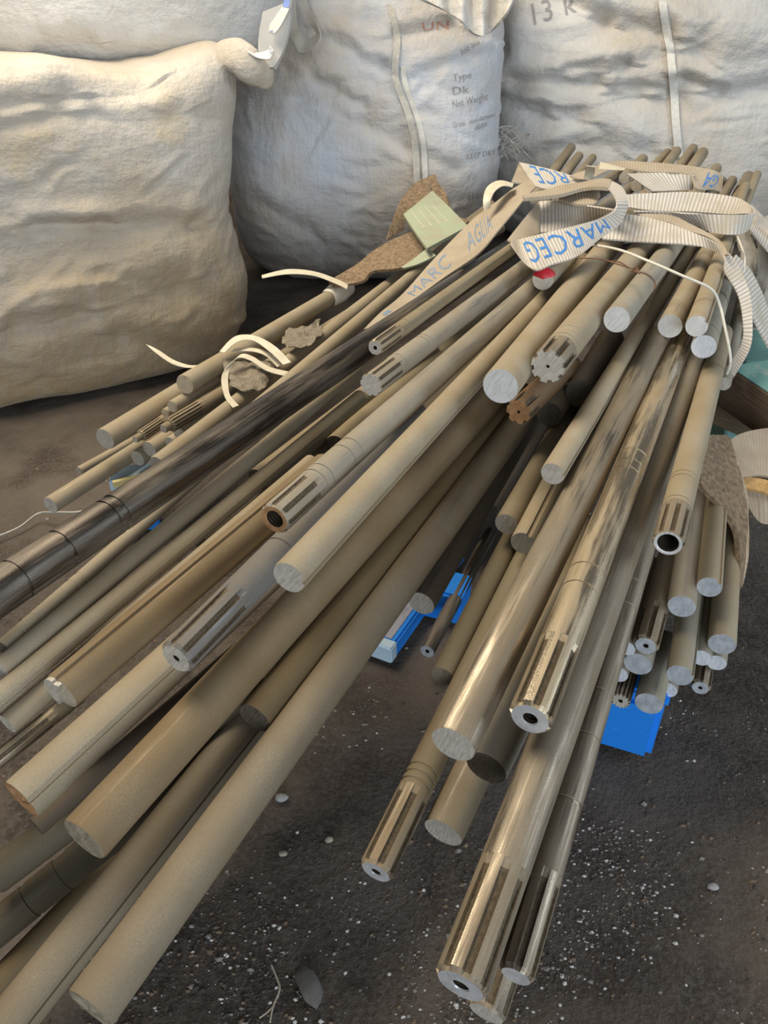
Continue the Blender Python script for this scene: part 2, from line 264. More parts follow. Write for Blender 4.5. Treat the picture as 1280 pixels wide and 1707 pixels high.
 ('S4', -0.8112, 1.763, 0.16, -0.3192, 2.6, 0.16, 0.012, 'bar', 'dust', 'saw', {}, 'thin rod beside the lowest leftmost bar'),
 ('S5', -0.642, 1.7427, 0.21, -0.54, 1.9411, 0.21, 0.0219, 'bar', 'dust', 'saw', {}, 'lowest disc end of the small left bundle above the blue block'),
 ('S6', -0.5979, 1.7186, 0.25, -0.2594, 2.3802, 0.25, 0.0214, 'bar', 'dust', 'saw', {}, 'round disc-ended bar under the two fine splines in the left bundle'),
 ('S7', -0.628, 1.7142, 0.28, -0.5229, 1.9513, 0.28, 0.0159, 'shaft', 'brown', 'saw', {'sp': (14, 0.09, 0.16), 'pilot': (0.62, 0.022)}, 'lower left of the two fine-splined shafts with stepped tips'),
 ('S8', -0.5357, 1.6635, 0.3368, 0.5535, 3.7453, 0.3126, 0.0193, 'shaft', 'brown', 'saw', {'sp': (14, 0.12, 0.16), 'pilot': (0.6, 0.022), 'gr': [(0.13, 0.003), (0.26, 0.003)]}, 'upper right of the two fine-splined shafts with stepped tips'),
 ('S9', -0.5459, 1.7321, 0.26, -0.4464, 1.9272, 0.26, 0.0176, 'bar', 'dust', 'saw', {}, 'small disc-ended bar right below the upper fine-splined tip'),
 ('S10', -0.5169, 1.7247, 0.2898, -0.1237, 2.4513, 0.2893, 0.0197, 'bar', 'dust', 'saw', {}, 'long slim bar lying against the dark oily shaft in the left bundle'),
 ('S11', -0.54, 1.7796, 0.34, -0.4594, 1.9477, 0.3392, 0.0161, 'bar', 'dust', 'tanf', {}, 'slim bar with a notched white end just below the white-wrapped bar'),
 ('S12', -0.4872, 1.9658, 0.3391, -0.4127, 2.1379, 0.3392, 0.0165, 'bar', 'dust', 'tanf', {}, 'slim bar end wrapped in dusty film behind the left bundle'),
 ('S13', -0.5686, 1.8026, 0.31, -0.5114, 1.9244, 0.31, 0.012, 'bar', 'dust', 'tanf', {}, 'thinnest rod end beside the notched white end in the left bundle'),
 ('S15', -0.5056, 1.4841, 0.34, 0.4838, 3.6329, 0.439, 0.0214, 'bar', 'dust', 'saw', {}, 'very long slim bar running along the upper edge of the dark oily shaft'),
 ('S16', -0.3076, 1.6172, 0.4, 0.4643, 3.4528, 0.468, 0.021, 'bar', 'dust', 'saw', {}, 'long slim bar lying partly under the printed diagonal strap'),
 ('U1', 0.0902, 1.1744, 0.07, 0.2735, 1.6067, 0.07, 0.0157, 'shaft', 'darksteel', 'bluegrey', {'bore': (0.3, 0.02)}, 'small holed shaft end lying on the floor beside the blue plank'),
 ('T1', 0.5784, 3.1368, 0.57, 0.9406, 4.2276, 0.59, 0.022, 'bar', 'dust', 'saw', {}, 'leftmost from the left of the far bar tips beside the frayed white bag'),
 ('T2', 0.6107, 3.0833, 0.57, 0.9264, 3.9752, 0.59, 0.0205, 'bar', 'dust', 'saw', {}, 'second from the left of the far bar tips beside the frayed white bag'),
 ('T3', 0.6436, 3.0519, 0.57, 0.9805, 3.9246, 0.59, 0.0181, 'bar', 'dust', 'saw', {}, 'third from the left of the far bar tips beside the frayed white bag'),
 ('T4', 0.9444, 3.244, 0.622, 1.1258, 3.633, 0.6304, 0.0217, 'bar', 'dust', 'saw', {}, 'short far bar tip standing alone in front of the marked white bag'),
 ('T5', 0.9603, 3.1253, 0.6155, 1.2948, 3.8334, 0.6243, 0.0208, 'bar', 'dust', 'saw', {}, 'leftmost of the four far bar tips below the seam of the marked bag'),
 ('T6', 0.9828, 3.03, 0.6292, 1.33, 3.8128, 0.6347, 0.0206, 'bar', 'dust', 'saw', {}, 'second of the four far bar tips below the seam of the marked bag'),
 ('T7', 1.0348, 3.0427, 0.61, 1.4642, 3.9837, 0.62, 0.0224, 'bar', 'dust', 'saw', {}, 'third of the four far bar tips below the seam of the marked bag'),
 ('T8', 1.2208, 3.3234, 0.6214, 1.443, 3.7974, 0.6296, 0.0246, 'bar', 'dust', 'saw', {}, 'rightmost of the four far bar tips below the seam of the marked bag'),
 ('T9', 1.0804, 2.872, 0.6232, 1.362, 3.4001, 0.6307, 0.0217, 'bar', 'dust', 'saw', {}, 'far bar tip just behind the right-hand strap loop'),
 ('T10', 1.2713, 2.8552, 0.5966, 1.5329, 3.3946, 0.6091, 0.0166, 'bar', 'dust', 'saw', {}, 'rightmost far bar tip at the right edge'),
 ('T11', 1.1225, 2.5778, 0.6185, 1.3512, 3.0635, 0.6274, 0.0157, 'bar', 'dust', 'saw', {}, 'far bar tip second from the right edge'),
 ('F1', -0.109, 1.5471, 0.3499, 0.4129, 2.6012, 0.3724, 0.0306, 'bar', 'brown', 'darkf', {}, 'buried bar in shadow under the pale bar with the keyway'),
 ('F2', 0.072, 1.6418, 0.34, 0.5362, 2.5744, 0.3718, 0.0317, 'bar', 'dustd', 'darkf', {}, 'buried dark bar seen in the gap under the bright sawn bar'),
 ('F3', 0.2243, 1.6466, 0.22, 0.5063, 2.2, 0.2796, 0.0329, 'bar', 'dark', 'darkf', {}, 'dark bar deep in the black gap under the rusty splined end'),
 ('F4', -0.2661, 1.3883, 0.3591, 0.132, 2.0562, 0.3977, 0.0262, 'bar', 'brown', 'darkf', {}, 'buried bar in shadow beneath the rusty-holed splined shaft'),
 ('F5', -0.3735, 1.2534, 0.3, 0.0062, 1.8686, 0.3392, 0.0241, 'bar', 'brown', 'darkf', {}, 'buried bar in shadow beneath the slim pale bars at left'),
 ('F6', 0.1299, 1.5326, 0.0905, 0.523, 2.4657, 0.1239, 0.0293, 'bar', 'dark', 'darkf', {}, 'leftmost of three added dark bars blocking light in the gap above the floor-lying shaft'),  # this and the next two: filler bars added to keep the gap dark
 ('F7', 0.2004, 1.5682, 0.1287, 0.6611, 2.6518, 0.1496, 0.0317, 'bar', 'olived', 'darkf', {}, 'middle of three added dark bars blocking light in the gap above the floor-lying shaft'),
 ('F8', 0.2529, 1.5703, 0.1629, 0.6364, 2.4242, 0.1875, 0.0265, 'bar', 'dark', 'darkf', {}, 'rightmost of three added dark bars blocking light in the gap above the floor-lying shaft'),
]
def loft(rings, angs, closed_angle=True):
    verts, faces = [], []
    n = len(angs)
    for s, rf in rings:
        for k, t in enumerate(angs):
            r = rf(t) if callable(rf) else rf
            verts.append((r*math.cos(t), r*math.sin(t), s))
    for i in range(len(rings)-1):
        for k in range(n):
            a = i*n+k; b_ = i*n+(k+1) % n
            faces.append((a, b_, b_+n, a+n))
    return verts, faces
def key_fn(r, k, far):
    """radius as a function of angle for a bar with an optional keyway"""
    if k is None: return (lambda t: r), [2*math.pi*i/40 for i in range(40)]
    tk = math.asin(max(-1, min(1, k))); hw = .0042/r
    base = [2*math.pi*i/40 for i in range(40)]
    angs = [t for t in base if abs((t-tk+math.pi) % (2*math.pi)-math.pi) > hw*1.3]
    angs += [tk-hw*1.02, tk-hw*.98, tk+hw*.98, tk+hw*1.02]
    angs = sorted(t % (2*math.pi) for t in angs)
    return (lambda t: r*(.86 if abs((t-tk+math.pi) % (2*math.pi)-math.pi) < hw else 1)), angs
def build_rod(rid, P0, P1, r, kind, mk, fk, opts, label):
    P0 = Vector(P0); P1 = Vector(P1); ax = (P1-P0); L = ax.length; ax.normalize()
    mid = P0.lerp(P1, min(.25, .3/L)); toc = Vector((0, 0, CH))-mid; e1 = (toc-ax*toc.dot(ax)).normalized(); e2 = ax.cross(e1)
    if e2.x < 0: e2 = e2   # e2 follows right-hand rule
    M = Matrix((e1, e2, ax)).transposed().to_4x4(); M.translation = P0
    root = empty('round_bar' if kind == 'bar' else 'splined_shaft' if 'sp' in opts else 'turned_shaft')
    root.matrix_world = M
    right = e2.x > 0
    k = opts.get('key');
    if k is not None and not right: k = -k
    far = rid.startswith('T') or r < .016
    fn, angs = key_fn(r, k, far)
    m = RM[mk]; s0 = 0.
    bore = opts.get('bore')
    pil = opts.get('pilot')
    start = 0.
    if pil:
        pf, pl = pil
        A40 = [2*math.pi*i/28 for i in range(28)]
        v, f = loft([(0, r*pf*.85), (.004, r*pf), (pl, r*pf)], A40)
        mesh('pilot_tip', v, f, m, root); start = pl
        fr = r*pf*.85
    sp = opts.get('sp')
    if sp:
        n, ls, dp = sp; dp *= 1.25; seg = 2*math.pi/n; duty = .56
        A = []
        for q in range(n):
            t0 = q*seg+.2
            A += [t0+seg*duty*x for x in (0, .33, .67, 1.)] + [t0+seg*(duty+.05), t0+seg*.97]
        wts = []
        def mk_fn(depth, sc=1.):
            def g(t):
                x = ((t-.2) % seg)/seg
                return r*sc*(1-depth if x > duty+.02 and x < .985 else 1.)
            return g
        A = [t % (2*math.pi) for t in A]; A.sort()
        e0 = mk_fn(dp, .95) if opts.get('flat') else (lambda t: r*(1-dp)*.985)
        rings = [(start, e0), (start+.005, mk_fn(dp)), (start+ls-.03, mk_fn(dp)), (start+ls-.012, mk_fn(dp*.6)), (start+ls, mk_fn(0, 1))]
        v, f = loft(rings, A)
        nA = len(A); ing = [((x-.2) % seg)/seg for x in A]; mi = []
        for q in range(len(f)):
            ka = q % nA; kb = (ka+1) % nA; rg = q//nA
            mi.append(1 if rg in (1, 2) and ((ing[ka] > duty+.02 and ing[ka] < .985) or (ing[kb] > duty+.02 and ing[kb] < .985)) else 0)
        o = mesh('splined_end', v, f, [SPL.get(mk, m), GROOVE], root, True, mi); smooth_angle(o, 30)
        s0 = start+ls; outer = [(e0(t)*math.cos(t), e0(t)*math.sin(t)) for t in A]
    # body
    rings = [] if sp else [(start, lambda t: fn(t)*.96), (start+.003, fn)]
    if sp: rings.append((s0, fn))
    for gs, gw in sorted(opts.get('gr', [])):
        if gs <= s0+.002: gs = s0+.004
        rings += [(gs, fn), (gs+.0004, lambda t: fn(t)*.94), (gs+gw, lambda t: fn(t)*.94), (gs+gw+.0004, fn)]
    rings += [(max(L-.003, rings[-1][0]+.01), fn), (max(L, rings[-1][0]+.013), lambda t: fn(t)*.95)]
    v, f = loft(rings, angs)
    f.append(tuple(len(v)-len(angs)+i for i in range(len(angs))))
    o = mesh('shaft_body' if kind != 'bar' else 'bar_body', v, f, m, root); smooth_angle(o, 30)
    if not sp: outer = [(fn(t)*.96*math.cos(t), fn(t)*.96*math.sin(t)) for t in angs]
    # near end face
    zz = start
    if pil:
        nO = len(outer); inn = [(r*pf*math.cos(math.atan2(y, x)), r*pf*math.sin(math.atan2(y, x))) for x, y in outer]
        v = [(x, y, zz) for x, y in outer]+[(x, y, zz) for x, y in inn]
        f = [(i, nO+i, nO+(i+1) % nO, (i+1) % nO) for i in range(nO)]
        mesh('shoulder', v, f, m, root, False)
        outer = [(fr*math.cos(t), fr*math.sin(t)) for t in A40]; zz = 0
    nO = len(outer)
    if bore:
        bf, bd = bore; rb = r*bf
        inn = [(rb*1.12*math.cos(math.atan2(y, x)), rb*1.12*math.sin(math.atan2(y, x))) for x, y in outer]
        in2 = [(rb*math.cos(math.atan2(y, x)), rb*math.sin(math.atan2(y, x))) for x, y in outer]
        v = [(x, y, zz) for x, y in outer]+[(x, y, zz) for x, y in inn]+[(x, y, zz+.06*r) for x, y in in2]
        f = []
        for j in range(2):
            f += [(j*nO+i, (j+1)*nO+i, (j+1)*nO+(i+1) % nO, j*nO+(i+1) % nO) for i in range(nO)]
        o = mesh('end_face', v, f, FM[fk], root); smooth_angle(o, 20)
        A24 = [2*math.pi*i/24 for i in range(24)]
        rr = [(zz+.06*r, rb)]
        nth = 7 if rb > .006 else 0
        for q in range(nth):
            z1 = zz+.06*r+.003+q*bd/nth*.8; rr += [(z1, rb), (z1+bd/nth*.3, rb*.9), (z1+bd/nth*.5, rb)]
        rr += [(zz+bd, rb*.95), (zz+bd+rb*.5, .0004)]
        v, f = loft(rr, A24); f = [tuple(reversed(q)) for q in f]
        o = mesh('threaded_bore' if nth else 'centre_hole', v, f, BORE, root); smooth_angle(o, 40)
    else:
        if fk in ('dirt', 'rustf') and r > .024:   # torn / chipped end: uneven face
            v = [(x, y, zz) for x, y in outer]; inn = []
            for q in (.75, .45):
                v += [(x*q, y*q, zz-.004*noise.noise((x*90, y*90, r*900))-.001) for x, y in outer]
            v.append((0, 0, zz-.002))
            f = []
            for j in range(2): f += [(j*nO+i, (j+1)*nO+i, (j+1)*nO+(i+1) % nO, j*nO+(i+1) % nO) for i in range(nO)]
            f += [(2*nO+i, 3*nO, 2*nO+(i+1) % nO) for i in range(nO)]
        else:
            v = [(x, y, zz) for x, y in outer]; f = [tuple(reversed(range(nO)))]
        mesh('sawn_face' if fk in ('saw', 'bright', 'bluew', 'bluegrey') else 'end_face', v, f, FM[fk], root, False)
        if fk == 'split':      # the cut left a step: a proud half disc
            hv = [(x*.97, y*.97, zz-.006) for x, y in outer if x*.4+y < .1*r]; h2 = [(x, y, zz) for x, y, _ in hv]
            q = len(hv); mesh('cut_step', hv+h2, [tuple(range(q)), tuple(reversed(range(q, 2*q)))]+[(i, (i+1) % q, q+(i+1) % q, q+i) for i in range(q)], FM['saw'], root, False)
    tag(root, label, 'steel bar' if kind == 'bar' else 'steel shaft')
    g = {'C': 'bars stacked above the blue block', 'S': 'small left bundle of bars', 'T': 'far bar tips'}.get(rid[0], 'bars and shafts of the main pile')
    root['group'] = g
    return root
GROOVE = simple('groove_dirt', (.12, .09, .055), .7, .3, .4, 200)
SPL = {'dust': RM['steel'], 'brown': rod_mat('splined_brown_steel', (.32, .25, .16), (.40, .34, .25), .45, .32), 'greyd': RM['greyd'], 'goldrefl': RM['goldrefl'], 'steel': RM['steel']}
REDP = simple('red_paint', (.60, .025, .04), .45, 0, .15, 80)
ROOT = {}
for row in RODS: ROOT[row[0]] = build_rod(row[0], row[1:4], row[4:7], row[7], *row[8:])
_r = next(q[7] for q in RODS if q[0] == 'R3b')*1.012
_v = [(0, 0, -.0008)]; _n = 14
for s_ in (-.0008, .004, .014, .024):
    for k in range(_n+1):
        an = -2.0+2.5*k/_n; wv = s_ if s_ < .01 else s_+.006*math.sin(5*an); _v.append((_r*math.cos(an), -_r*math.sin(an) if False else _r*math.sin(an), wv))
_f = [(0, k+2, k+1) for k in range(_n)]
for j in range(3): _f += [(1+j*(_n+1)+k, 2+j*(_n+1)+k, 2+(j+1)*(_n+1)+k, 1+(j+1)*(_n+1)+k) for k in range(_n)]
tag(mesh('red_paint', _v, _f, REDP, ROOT['R3b']), 'red painted patch on the bar end')
def rod_pits(rid, spots, m):
    row = next(q for q in RODS if q[0] == rid); a = Vector(row[1:4]); ax = (Vector(row[4:7])-a).normalized(); r = row[7]; rd = random.Random(4); V, F = [], []
    Mi = ROOT[rid].matrix_world.inverted()
    for u, v, s in spots:
        rr_ = ray(u, v).normalized(); o_ = Vector((0, 0, CH)); w = o_-a; d = rr_-ax*rr_.dot(ax); w2 = w-ax*w.dot(ax)
        A2, B2, C2 = d.dot(d), 2*d.dot(w2), w2.dot(w2)-r*r; di = B2*B2-4*A2*C2
        if di < 0: continue
        p_ = o_+rr_*((-B2-math.sqrt(di))/(2*A2)); sz = (p_-a).dot(ax); q = p_-a-ax*sz; e = q.normalized(); g = ax.cross(e); b0 = len(V); n = 9
        V.append(Mi @ (a+ax*sz+e*(r*1.02)))
        for k in range(n):
            an = 2*math.pi*k/n; rad = s*rd.uniform(.55, 1.15); th_ = rad*math.cos(an)/r*.7
            V.append(Mi @ (a+ax*(sz+rad*1.5*math.sin(an))+(e*math.cos(th_)+g*math.sin(th_))*(r*1.003)))
        F += [(b0, b0+1+k, b0+1+(k+1) % n) for k in range(n)]
    o = mesh('rust_pits', V, F, m, ROOT[rid]); tag(o, 'brown rust pits along the shaft', kind='stuff')
rod_pits('R13', [(1000, 1052, .006), (993, 1062, .008), (990, 1078, .007), (984, 1090, .009), (978, 1102, .008), (985, 1110, .005), (973, 1118, .006), (970, 1135, .006), (966, 1150, .005), (996, 1028, .005)], simple('rust_scale', (.17, .10, .05), .9, 0, .4, 200))
# ------------------------------------------------------------------ blue pallet pieces
def paint_mat(name, col, worn, amount=.5, sc=30):
    m, nt, b, N = new_mat(name); v = coords(nt, N, (1, 1, 6)); n = nz(nt, N, v, sc, 6, .7)
    c = mixc(nt, N, ramp(nt, N, n, [(amount, g3(0)), (amount+.12, g3(1))]), col, worn)
    nt.links.new(c, b.inputs['Base Color']); b.inputs['Roughness'].default_value = .6
    bump(nt, N, b, n, .4, .003); return m
BLUE = paint_mat('blue_paint', (.008, .235, .83), (.08, .42, .85), .62)
BLUEW = paint_mat('pale_blue_wood', (.50, .66, .78), (.04, .30, .72), .60)
GREYW = paint_mat('faded_grey_board', (.36, .37, .42), (.28, .28, .31), .55)
def prism(name, base, z0, z1, m, parent=None, bevel=.006):
    bm = bmesh.new(); lo = [bm.verts.new((p[0], p[1], z0)) for p in base]
    f = bm.faces.new(lo); r = bmesh.ops.extrude_face_region(bm, geom=[f])
    bmesh.ops.translate(bm, vec=(0, 0, z1-z0), verts=[e for e in r['geom'] if isinstance(e, bmesh.types.BMVert)])
    bmesh.ops.recalc_face_normals(bm, faces=bm.faces[:])
    bmesh.ops.bevel(bm, geom=bm.edges[:], offset=bevel, segments=2, affect='EDGES')
    me = bpy.data.meshes.new(name); bm.to_mesh(me); bm.free(); me.materials.append(m)
    return link(bpy.data.objects.new(name, me), parent)
def rect(c, d, w, l):      # corner c, direction d (unit 2D), width to the left of d, length along d
    c = Vector(c); d = Vector(d).normalized(); n = Vector((-d.y, d.x))
    return [c, c+d*l, c+d*l+n*w, c+n*w]
p = at(1082, 1271, 0); q = at(990, 1243, 0); d1 = (q-p).xy.normalized(); back = Vector((-d1.y, d1.x)); back = back if back.y > 0 else -back
t = empty('pallet_block', (p.x, p.y, 0))
o = prism('block_body', [Vector((0, 0)), d1*.23, d1*.23+back*.13, back*.13], 0, .150, BLUE, t, .012)
o = prism('top_board', [d1*-.004-back*.006, d1*.24-back*.006, d1*.24+back*.14, d1*-.004+back*.14], .1512, .178, BLUE, t, .006)
tag(t, 'bright blue painted pallet block under the right end cluster', 'pallet block', 'blue pallet pieces under the bars')
p = at(652, 1108, 0); q = at(706, 1031, 0); d1 = (q-p).xy.normalized(); n = Vector((-d1.y, d1.x))
t = empty('pallet_plank', (p.x, p.y, 0))
prism('plank_body', [Vector((0, 0)), d1*.42, d1*.42+n*.085, n*.085], 0, .045, BLUE, t, .005)
prism('plank_face', [d1*.028+n*.014, d1*.40+n*.014, d1*.40+n*.080, d1*.028+n*.080], .0452, .047, GREYW, t, .0005)
prism('worn_tip', [d1*-.001-n*.001, d1*.027-n*.001, d1*.027+n*.086, d1*-.001+n*.086], .002, .0462, BLUEW, t, .003)
tag(t, 'low blue plank with a faded grey top lying on the floor in the gap', 'plank', 'blue pallet pieces under the bars')
p = at(766, 1044, 0)
t = prism('pallet_block', rect((p.x, p.y), (-.93, .36), -.09, .16), 0, .085, BLUE, None, .006)
tag(t, 'small blue block deep in the dark gap behind the floor-lying shaft', 'pallet block', 'blue pallet pieces under the bars')
t = empty('pallet_block', tuple(at(184, 800, .17).xy)+(0,))
prism('block_body', rect((0, 0), (.9, .2), .07, .10), 0, .135, BLUE, t, .004)
prism('top_board', rect((-.004, -.004), (.9, .2), .078, .108), .136, .168, BLUEW, t, .003)
w_ = box('wood_splinter', (-.05, -.006, 0), (.05, .006, .018), simple('raw_wood', (.62, .52, .22), .7), t, .002); w_.location = (.062, -.01, .168); w_.rotation_euler = (0, 0, .5)
tag(t, 'pale-topped blue block under the small left bundle', 'pallet block', 'blue pallet pieces under the bars')
# ------------------------------------------------------------------ bags
def bag_mat(name, base, dirt, stain, dirt_amt=.5, low=None, crinkle=.03):
    m, nt, b, N = new_mat(name); v = coords(nt, N, rnd=False)
    n1 = nz(nt, N, v, 1.9, 5, .6); n2 = nz(nt, N, v, 5, 6, .65); n3 = nz(nt, N, coords(nt, N, (1, 1, .15), False), 26, 4)
    n4 = nz(nt, N, coords(nt, N, (.2, .2, 1), False), 40, 3)
    c = mixc(nt, N, ramp(nt, N, n1, [(dirt_amt-.1, g3(0)), (dirt_amt+.16, g3(1))]), base, dirt)
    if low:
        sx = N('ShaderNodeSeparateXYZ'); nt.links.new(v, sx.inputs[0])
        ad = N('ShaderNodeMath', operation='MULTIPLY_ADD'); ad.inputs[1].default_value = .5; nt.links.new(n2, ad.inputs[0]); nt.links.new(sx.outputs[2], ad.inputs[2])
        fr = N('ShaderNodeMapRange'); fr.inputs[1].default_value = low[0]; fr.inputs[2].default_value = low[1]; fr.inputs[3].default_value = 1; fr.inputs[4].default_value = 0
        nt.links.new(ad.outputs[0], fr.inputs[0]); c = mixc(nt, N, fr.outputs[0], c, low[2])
    c = mixc(nt, N, ramp(nt, N, n2, [(.58, g3(0)), (.78, g3(.8))]), c, stain)
    c = mixc(nt, N, ramp(nt, N, n3, [(.45, g3(0)), (.75, g3(.35))]), c, tuple(x*.8 for x in base))
    nt.links.new(c, b.inputs['Base Color']); b.inputs['Roughness'].default_value = .62
    try: b.inputs['Sheen Weight'].default_value = .15
    except KeyError: pass
    a1 = N('ShaderNodeMath', operation='MULTIPLY_ADD'); a1.inputs[1].default_value = .25; nt.links.new(n3, a1.inputs[0]); nt.links.new(n2, a1.inputs[2])
    a2 = N('ShaderNodeMath', operation='MULTIPLY_ADD'); a2.inputs[1].default_value = .15; nt.links.new(n4, a2.inputs[0]); nt.links.new(a1.outputs[0], a2.inputs[2])
    vo = N('ShaderNodeTexVoronoi', feature='DISTANCE_TO_EDGE'); vo.inputs['Scale'].default_value = 6.5
    wv = N('ShaderNodeVectorMath', operation='MULTIPLY_ADD'); nt.links.new(v, wv.inputs[2])
    nn = N('ShaderNodeTexNoise'); nn.inputs['Scale'].default_value = 3.; nt.links.new(v, nn.inputs['Vector']); nt.links.new(nn.outputs[1], wv.inputs[0]); wv.inputs[1].default_value = (.55, .55, .55)
    nt.links.new(wv.outputs[0], vo.inputs['Vector'])
    cr = N('ShaderNodeMapRange'); cr.inputs[2].default_value = .10; nt.links.new(vo.outputs['Distance'], cr.inputs[0])
    a3 = N('ShaderNodeMath', operation='MULTIPLY_ADD'); a3.inputs[1].default_value = crinkle; nt.links.new(cr.outputs[0], a3.inputs[0]); nt.links.new(a2.outputs[0], a3.inputs[2])
    bump(nt, N, b, a3.outputs[0], .6, .04); return m
BAGS = {}
def catmull(pts, t):
    n = len(pts)-1; x = t*n; i = min(int(x), n-1); f = x-i
    p0, p1, p2, p3 = pts[max(i-1, 0)], pts[i], pts[i+1], pts[min(i+2, n)]
    return [.5*((2*b)+(-a+c)*f+(2*a-5*b+4*c-d)*f*f+(-a+3*b-3*c+d)*f**3) for a, b, c, d in zip(p0, p1, p2, p3)]
def bag(key, name, loc, yaw, prof, mat, creases=(), seed=0, amp=.02, foldamp=.018, nu=330, nv=210, expo=4., label='', cs=.45, sag=None, rand=None):
    """fabric bulk bag: rounded-square rings (z, half width, half depth, shift x, shift y), then folds and creases"""
    root = empty(name, loc); root.rotation_euler = (0, 0, yaw)
    Mi = root.matrix_basis.inverted(); root_m = Matrix.Translation(loc) @ Matrix.Rotation(yaw, 4, 'Z'); Mi = root_m.inverted()
    ang = np.linspace(0, 2*np.pi, 2001)[:-1]
    # even arc-length parametrisation of the superellipse
    ex = 2/expo; X = np.sign(np.cos(ang))*np.abs(np.cos(ang))**ex; Y = np.sign(np.sin(ang))*np.abs(np.sin(ang))**ex
    dl = np.hypot(np.diff(np.r_[X, X[0]]), np.diff(np.r_[Y, Y[0]])); cum = np.r_[0, np.cumsum(dl)]
    tt = np.linspace(0, cum[-1], nu+1)[:-1]; cx = np.interp(tt, cum, np.r_[X, X[0]]); cy = np.interp(tt, cum, np.r_[Y, Y[0]])
    P = np.zeros((nv+1, nu, 3))
    for j in range(nv+1):
        z, hx, hy, ox, oy = catmull(prof, j/nv)
        P[j, :, 0] = cx*hx+ox; P[j, :, 1] = cy*hy+oy; P[j, :, 2] = z
    # radial normals
    du = np.roll(P, -1, 1)-np.roll(P, 1, 1); dv = np.gradient(P, axis=0); Nn = np.cross(du, dv); ln = np.linalg.norm(Nn, axis=2, keepdims=True); Nn = Nn/np.maximum(ln, 1e-9)
    D = np.zeros((nv+1, nu))
    S = seed*17.3
    for j in range(nv+1):
        for i in range(nu):
            x, y, z = P[j, i]
            wob = noise.noise((x*2.2+S, y*2.2, z*2.2))
            fold = 1-abs(noise.noise((x*1.6+S+5+wob*.5, y*1.6, z*5.5+wob)))*2
            f2 = 1-abs(noise.noise((x*4+S+9, y*4, z*9+wob*2)))*2
            diag = 1-abs(noise.noise(((x+z)*5+S, y*3, (z-x)*2.)))*2
            D[j, i] = amp*wob + foldamp*fold + foldamp*.35*f2 + foldamp*.3*diag
    for pts, depth, width in creases:                      # creases are lines on the front of the bag
        yf = -prof[len(prof)//2][2]
        loc2 = []
        for (u, v) in pts:
            o_ = Mi @ Vector((0, 0, CH)); d_ = Mi.to_3x3() @ ray(u, v)
            h = o_+d_*((yf-o_.y)/d_.y); loc2.append((h.x, h.z))
        for (ax_, az), (bx, bz) in zip(loc2[:-1], loc2[1:]):
            ex_, ez = bx-ax_, bz-az; l2 = ex_*ex_+ez*ez+1e-9
            tq = ((P[:, :, 0]-ax_)*ex_+(P[:, :, 2]-az)*ez)/l2; tc = np.clip(tq, 0, 1)
            dd = np.hypot(P[:, :, 0]-ax_-tc*ex_, P[:, :, 2]-az-tc*ez)
            side = ((P[:, :, 2]-az)*ex_-(P[:, :, 0]-ax_)*ez)/math.sqrt(l2)*np.sign(ex_+1e-9)
            front = (P[:, :, 1] < .0)
            depth, width = depth*cs, width*1.35
            D += front*(-depth*np.exp(-(dd/width)**2) + depth*.8*np.exp(-((dd-width*1.7)/(width*1.3))**2)*(side > 0))
    if rand:                                                # small sharp random creases in the cloth
        rd = random.Random(rand[1]); fr_ = P[:, :, 1] < .05
        hx_ = prof[len(prof)//2][1]; z0, z1 = prof[0][0], prof[-1][0]
        for _ in range(rand[0]):
            ax_ = rd.uniform(-hx_, hx_); az = rd.uniform(z0, z1); an = rd.gauss(rand[2], .55); ln_ = rd.uniform(.08, .40)
            bx, bz = ax_+ln_*math.cos(an), az+ln_*math.sin(an); wd = rd.uniform(.010, .022); dp_ = rd.uniform(.003, .009)*rd.choice((1, 1, -1))
            ex_, ez = bx-ax_, bz-az; l2 = ex_*ex_+ez*ez
            tc = ((P[:, :, 0]-ax_)*ex_+(P[:, :, 2]-az)*ez)/l2
            bow = rd.uniform(-.04, .04)*np.sin(np.clip(tc, 0, 1)*math.pi)
            sd = ((P[:, :, 2]-az)*ex_-(P[:, :, 0]-ax_)*ez)/math.sqrt(l2)-bow
            env = np.clip(np.sin(np.clip(tc, 0, 1)*math.pi), 0, 1)**.5
            D += fr_*env*dp_*(np.exp(-(sd/wd)**2)-.7*np.exp(-((sd-wd*1.6)/(wd*1.4))**2))
    P = P+Nn*D[:, :, None]
    if sag: P[:, :, 2] += np.clip((P[:, :, 2]-.7)/.3, 0, 1)*sum(d*np.exp(-((P[:, :, 0]-c)/w)**2) for c, w, d in sag)
    verts = P.reshape(-1, 3).tolist(); faces = []
    for j in range(nv):
        for i in range(nu):
            a = j*nu+i; b_ = j*nu+(i+1) % nu; faces.append((a, b_, b_+nu, a+nu))
    faces.append(tuple(reversed(range(nu)))); faces.append(tuple(nv*nu+i for i in range(nu)))
    o = mesh('bag_body', verts, faces, mat, root)
    tag(root, label, 'bulk bag', 'stacked white bulk bags')
    wv = [root_m @ Vector(v) for v in verts]
    bv = BVHTree.FromPolygons(wv, faces)
    BAGS[key] = (root, bv, Mi); return root
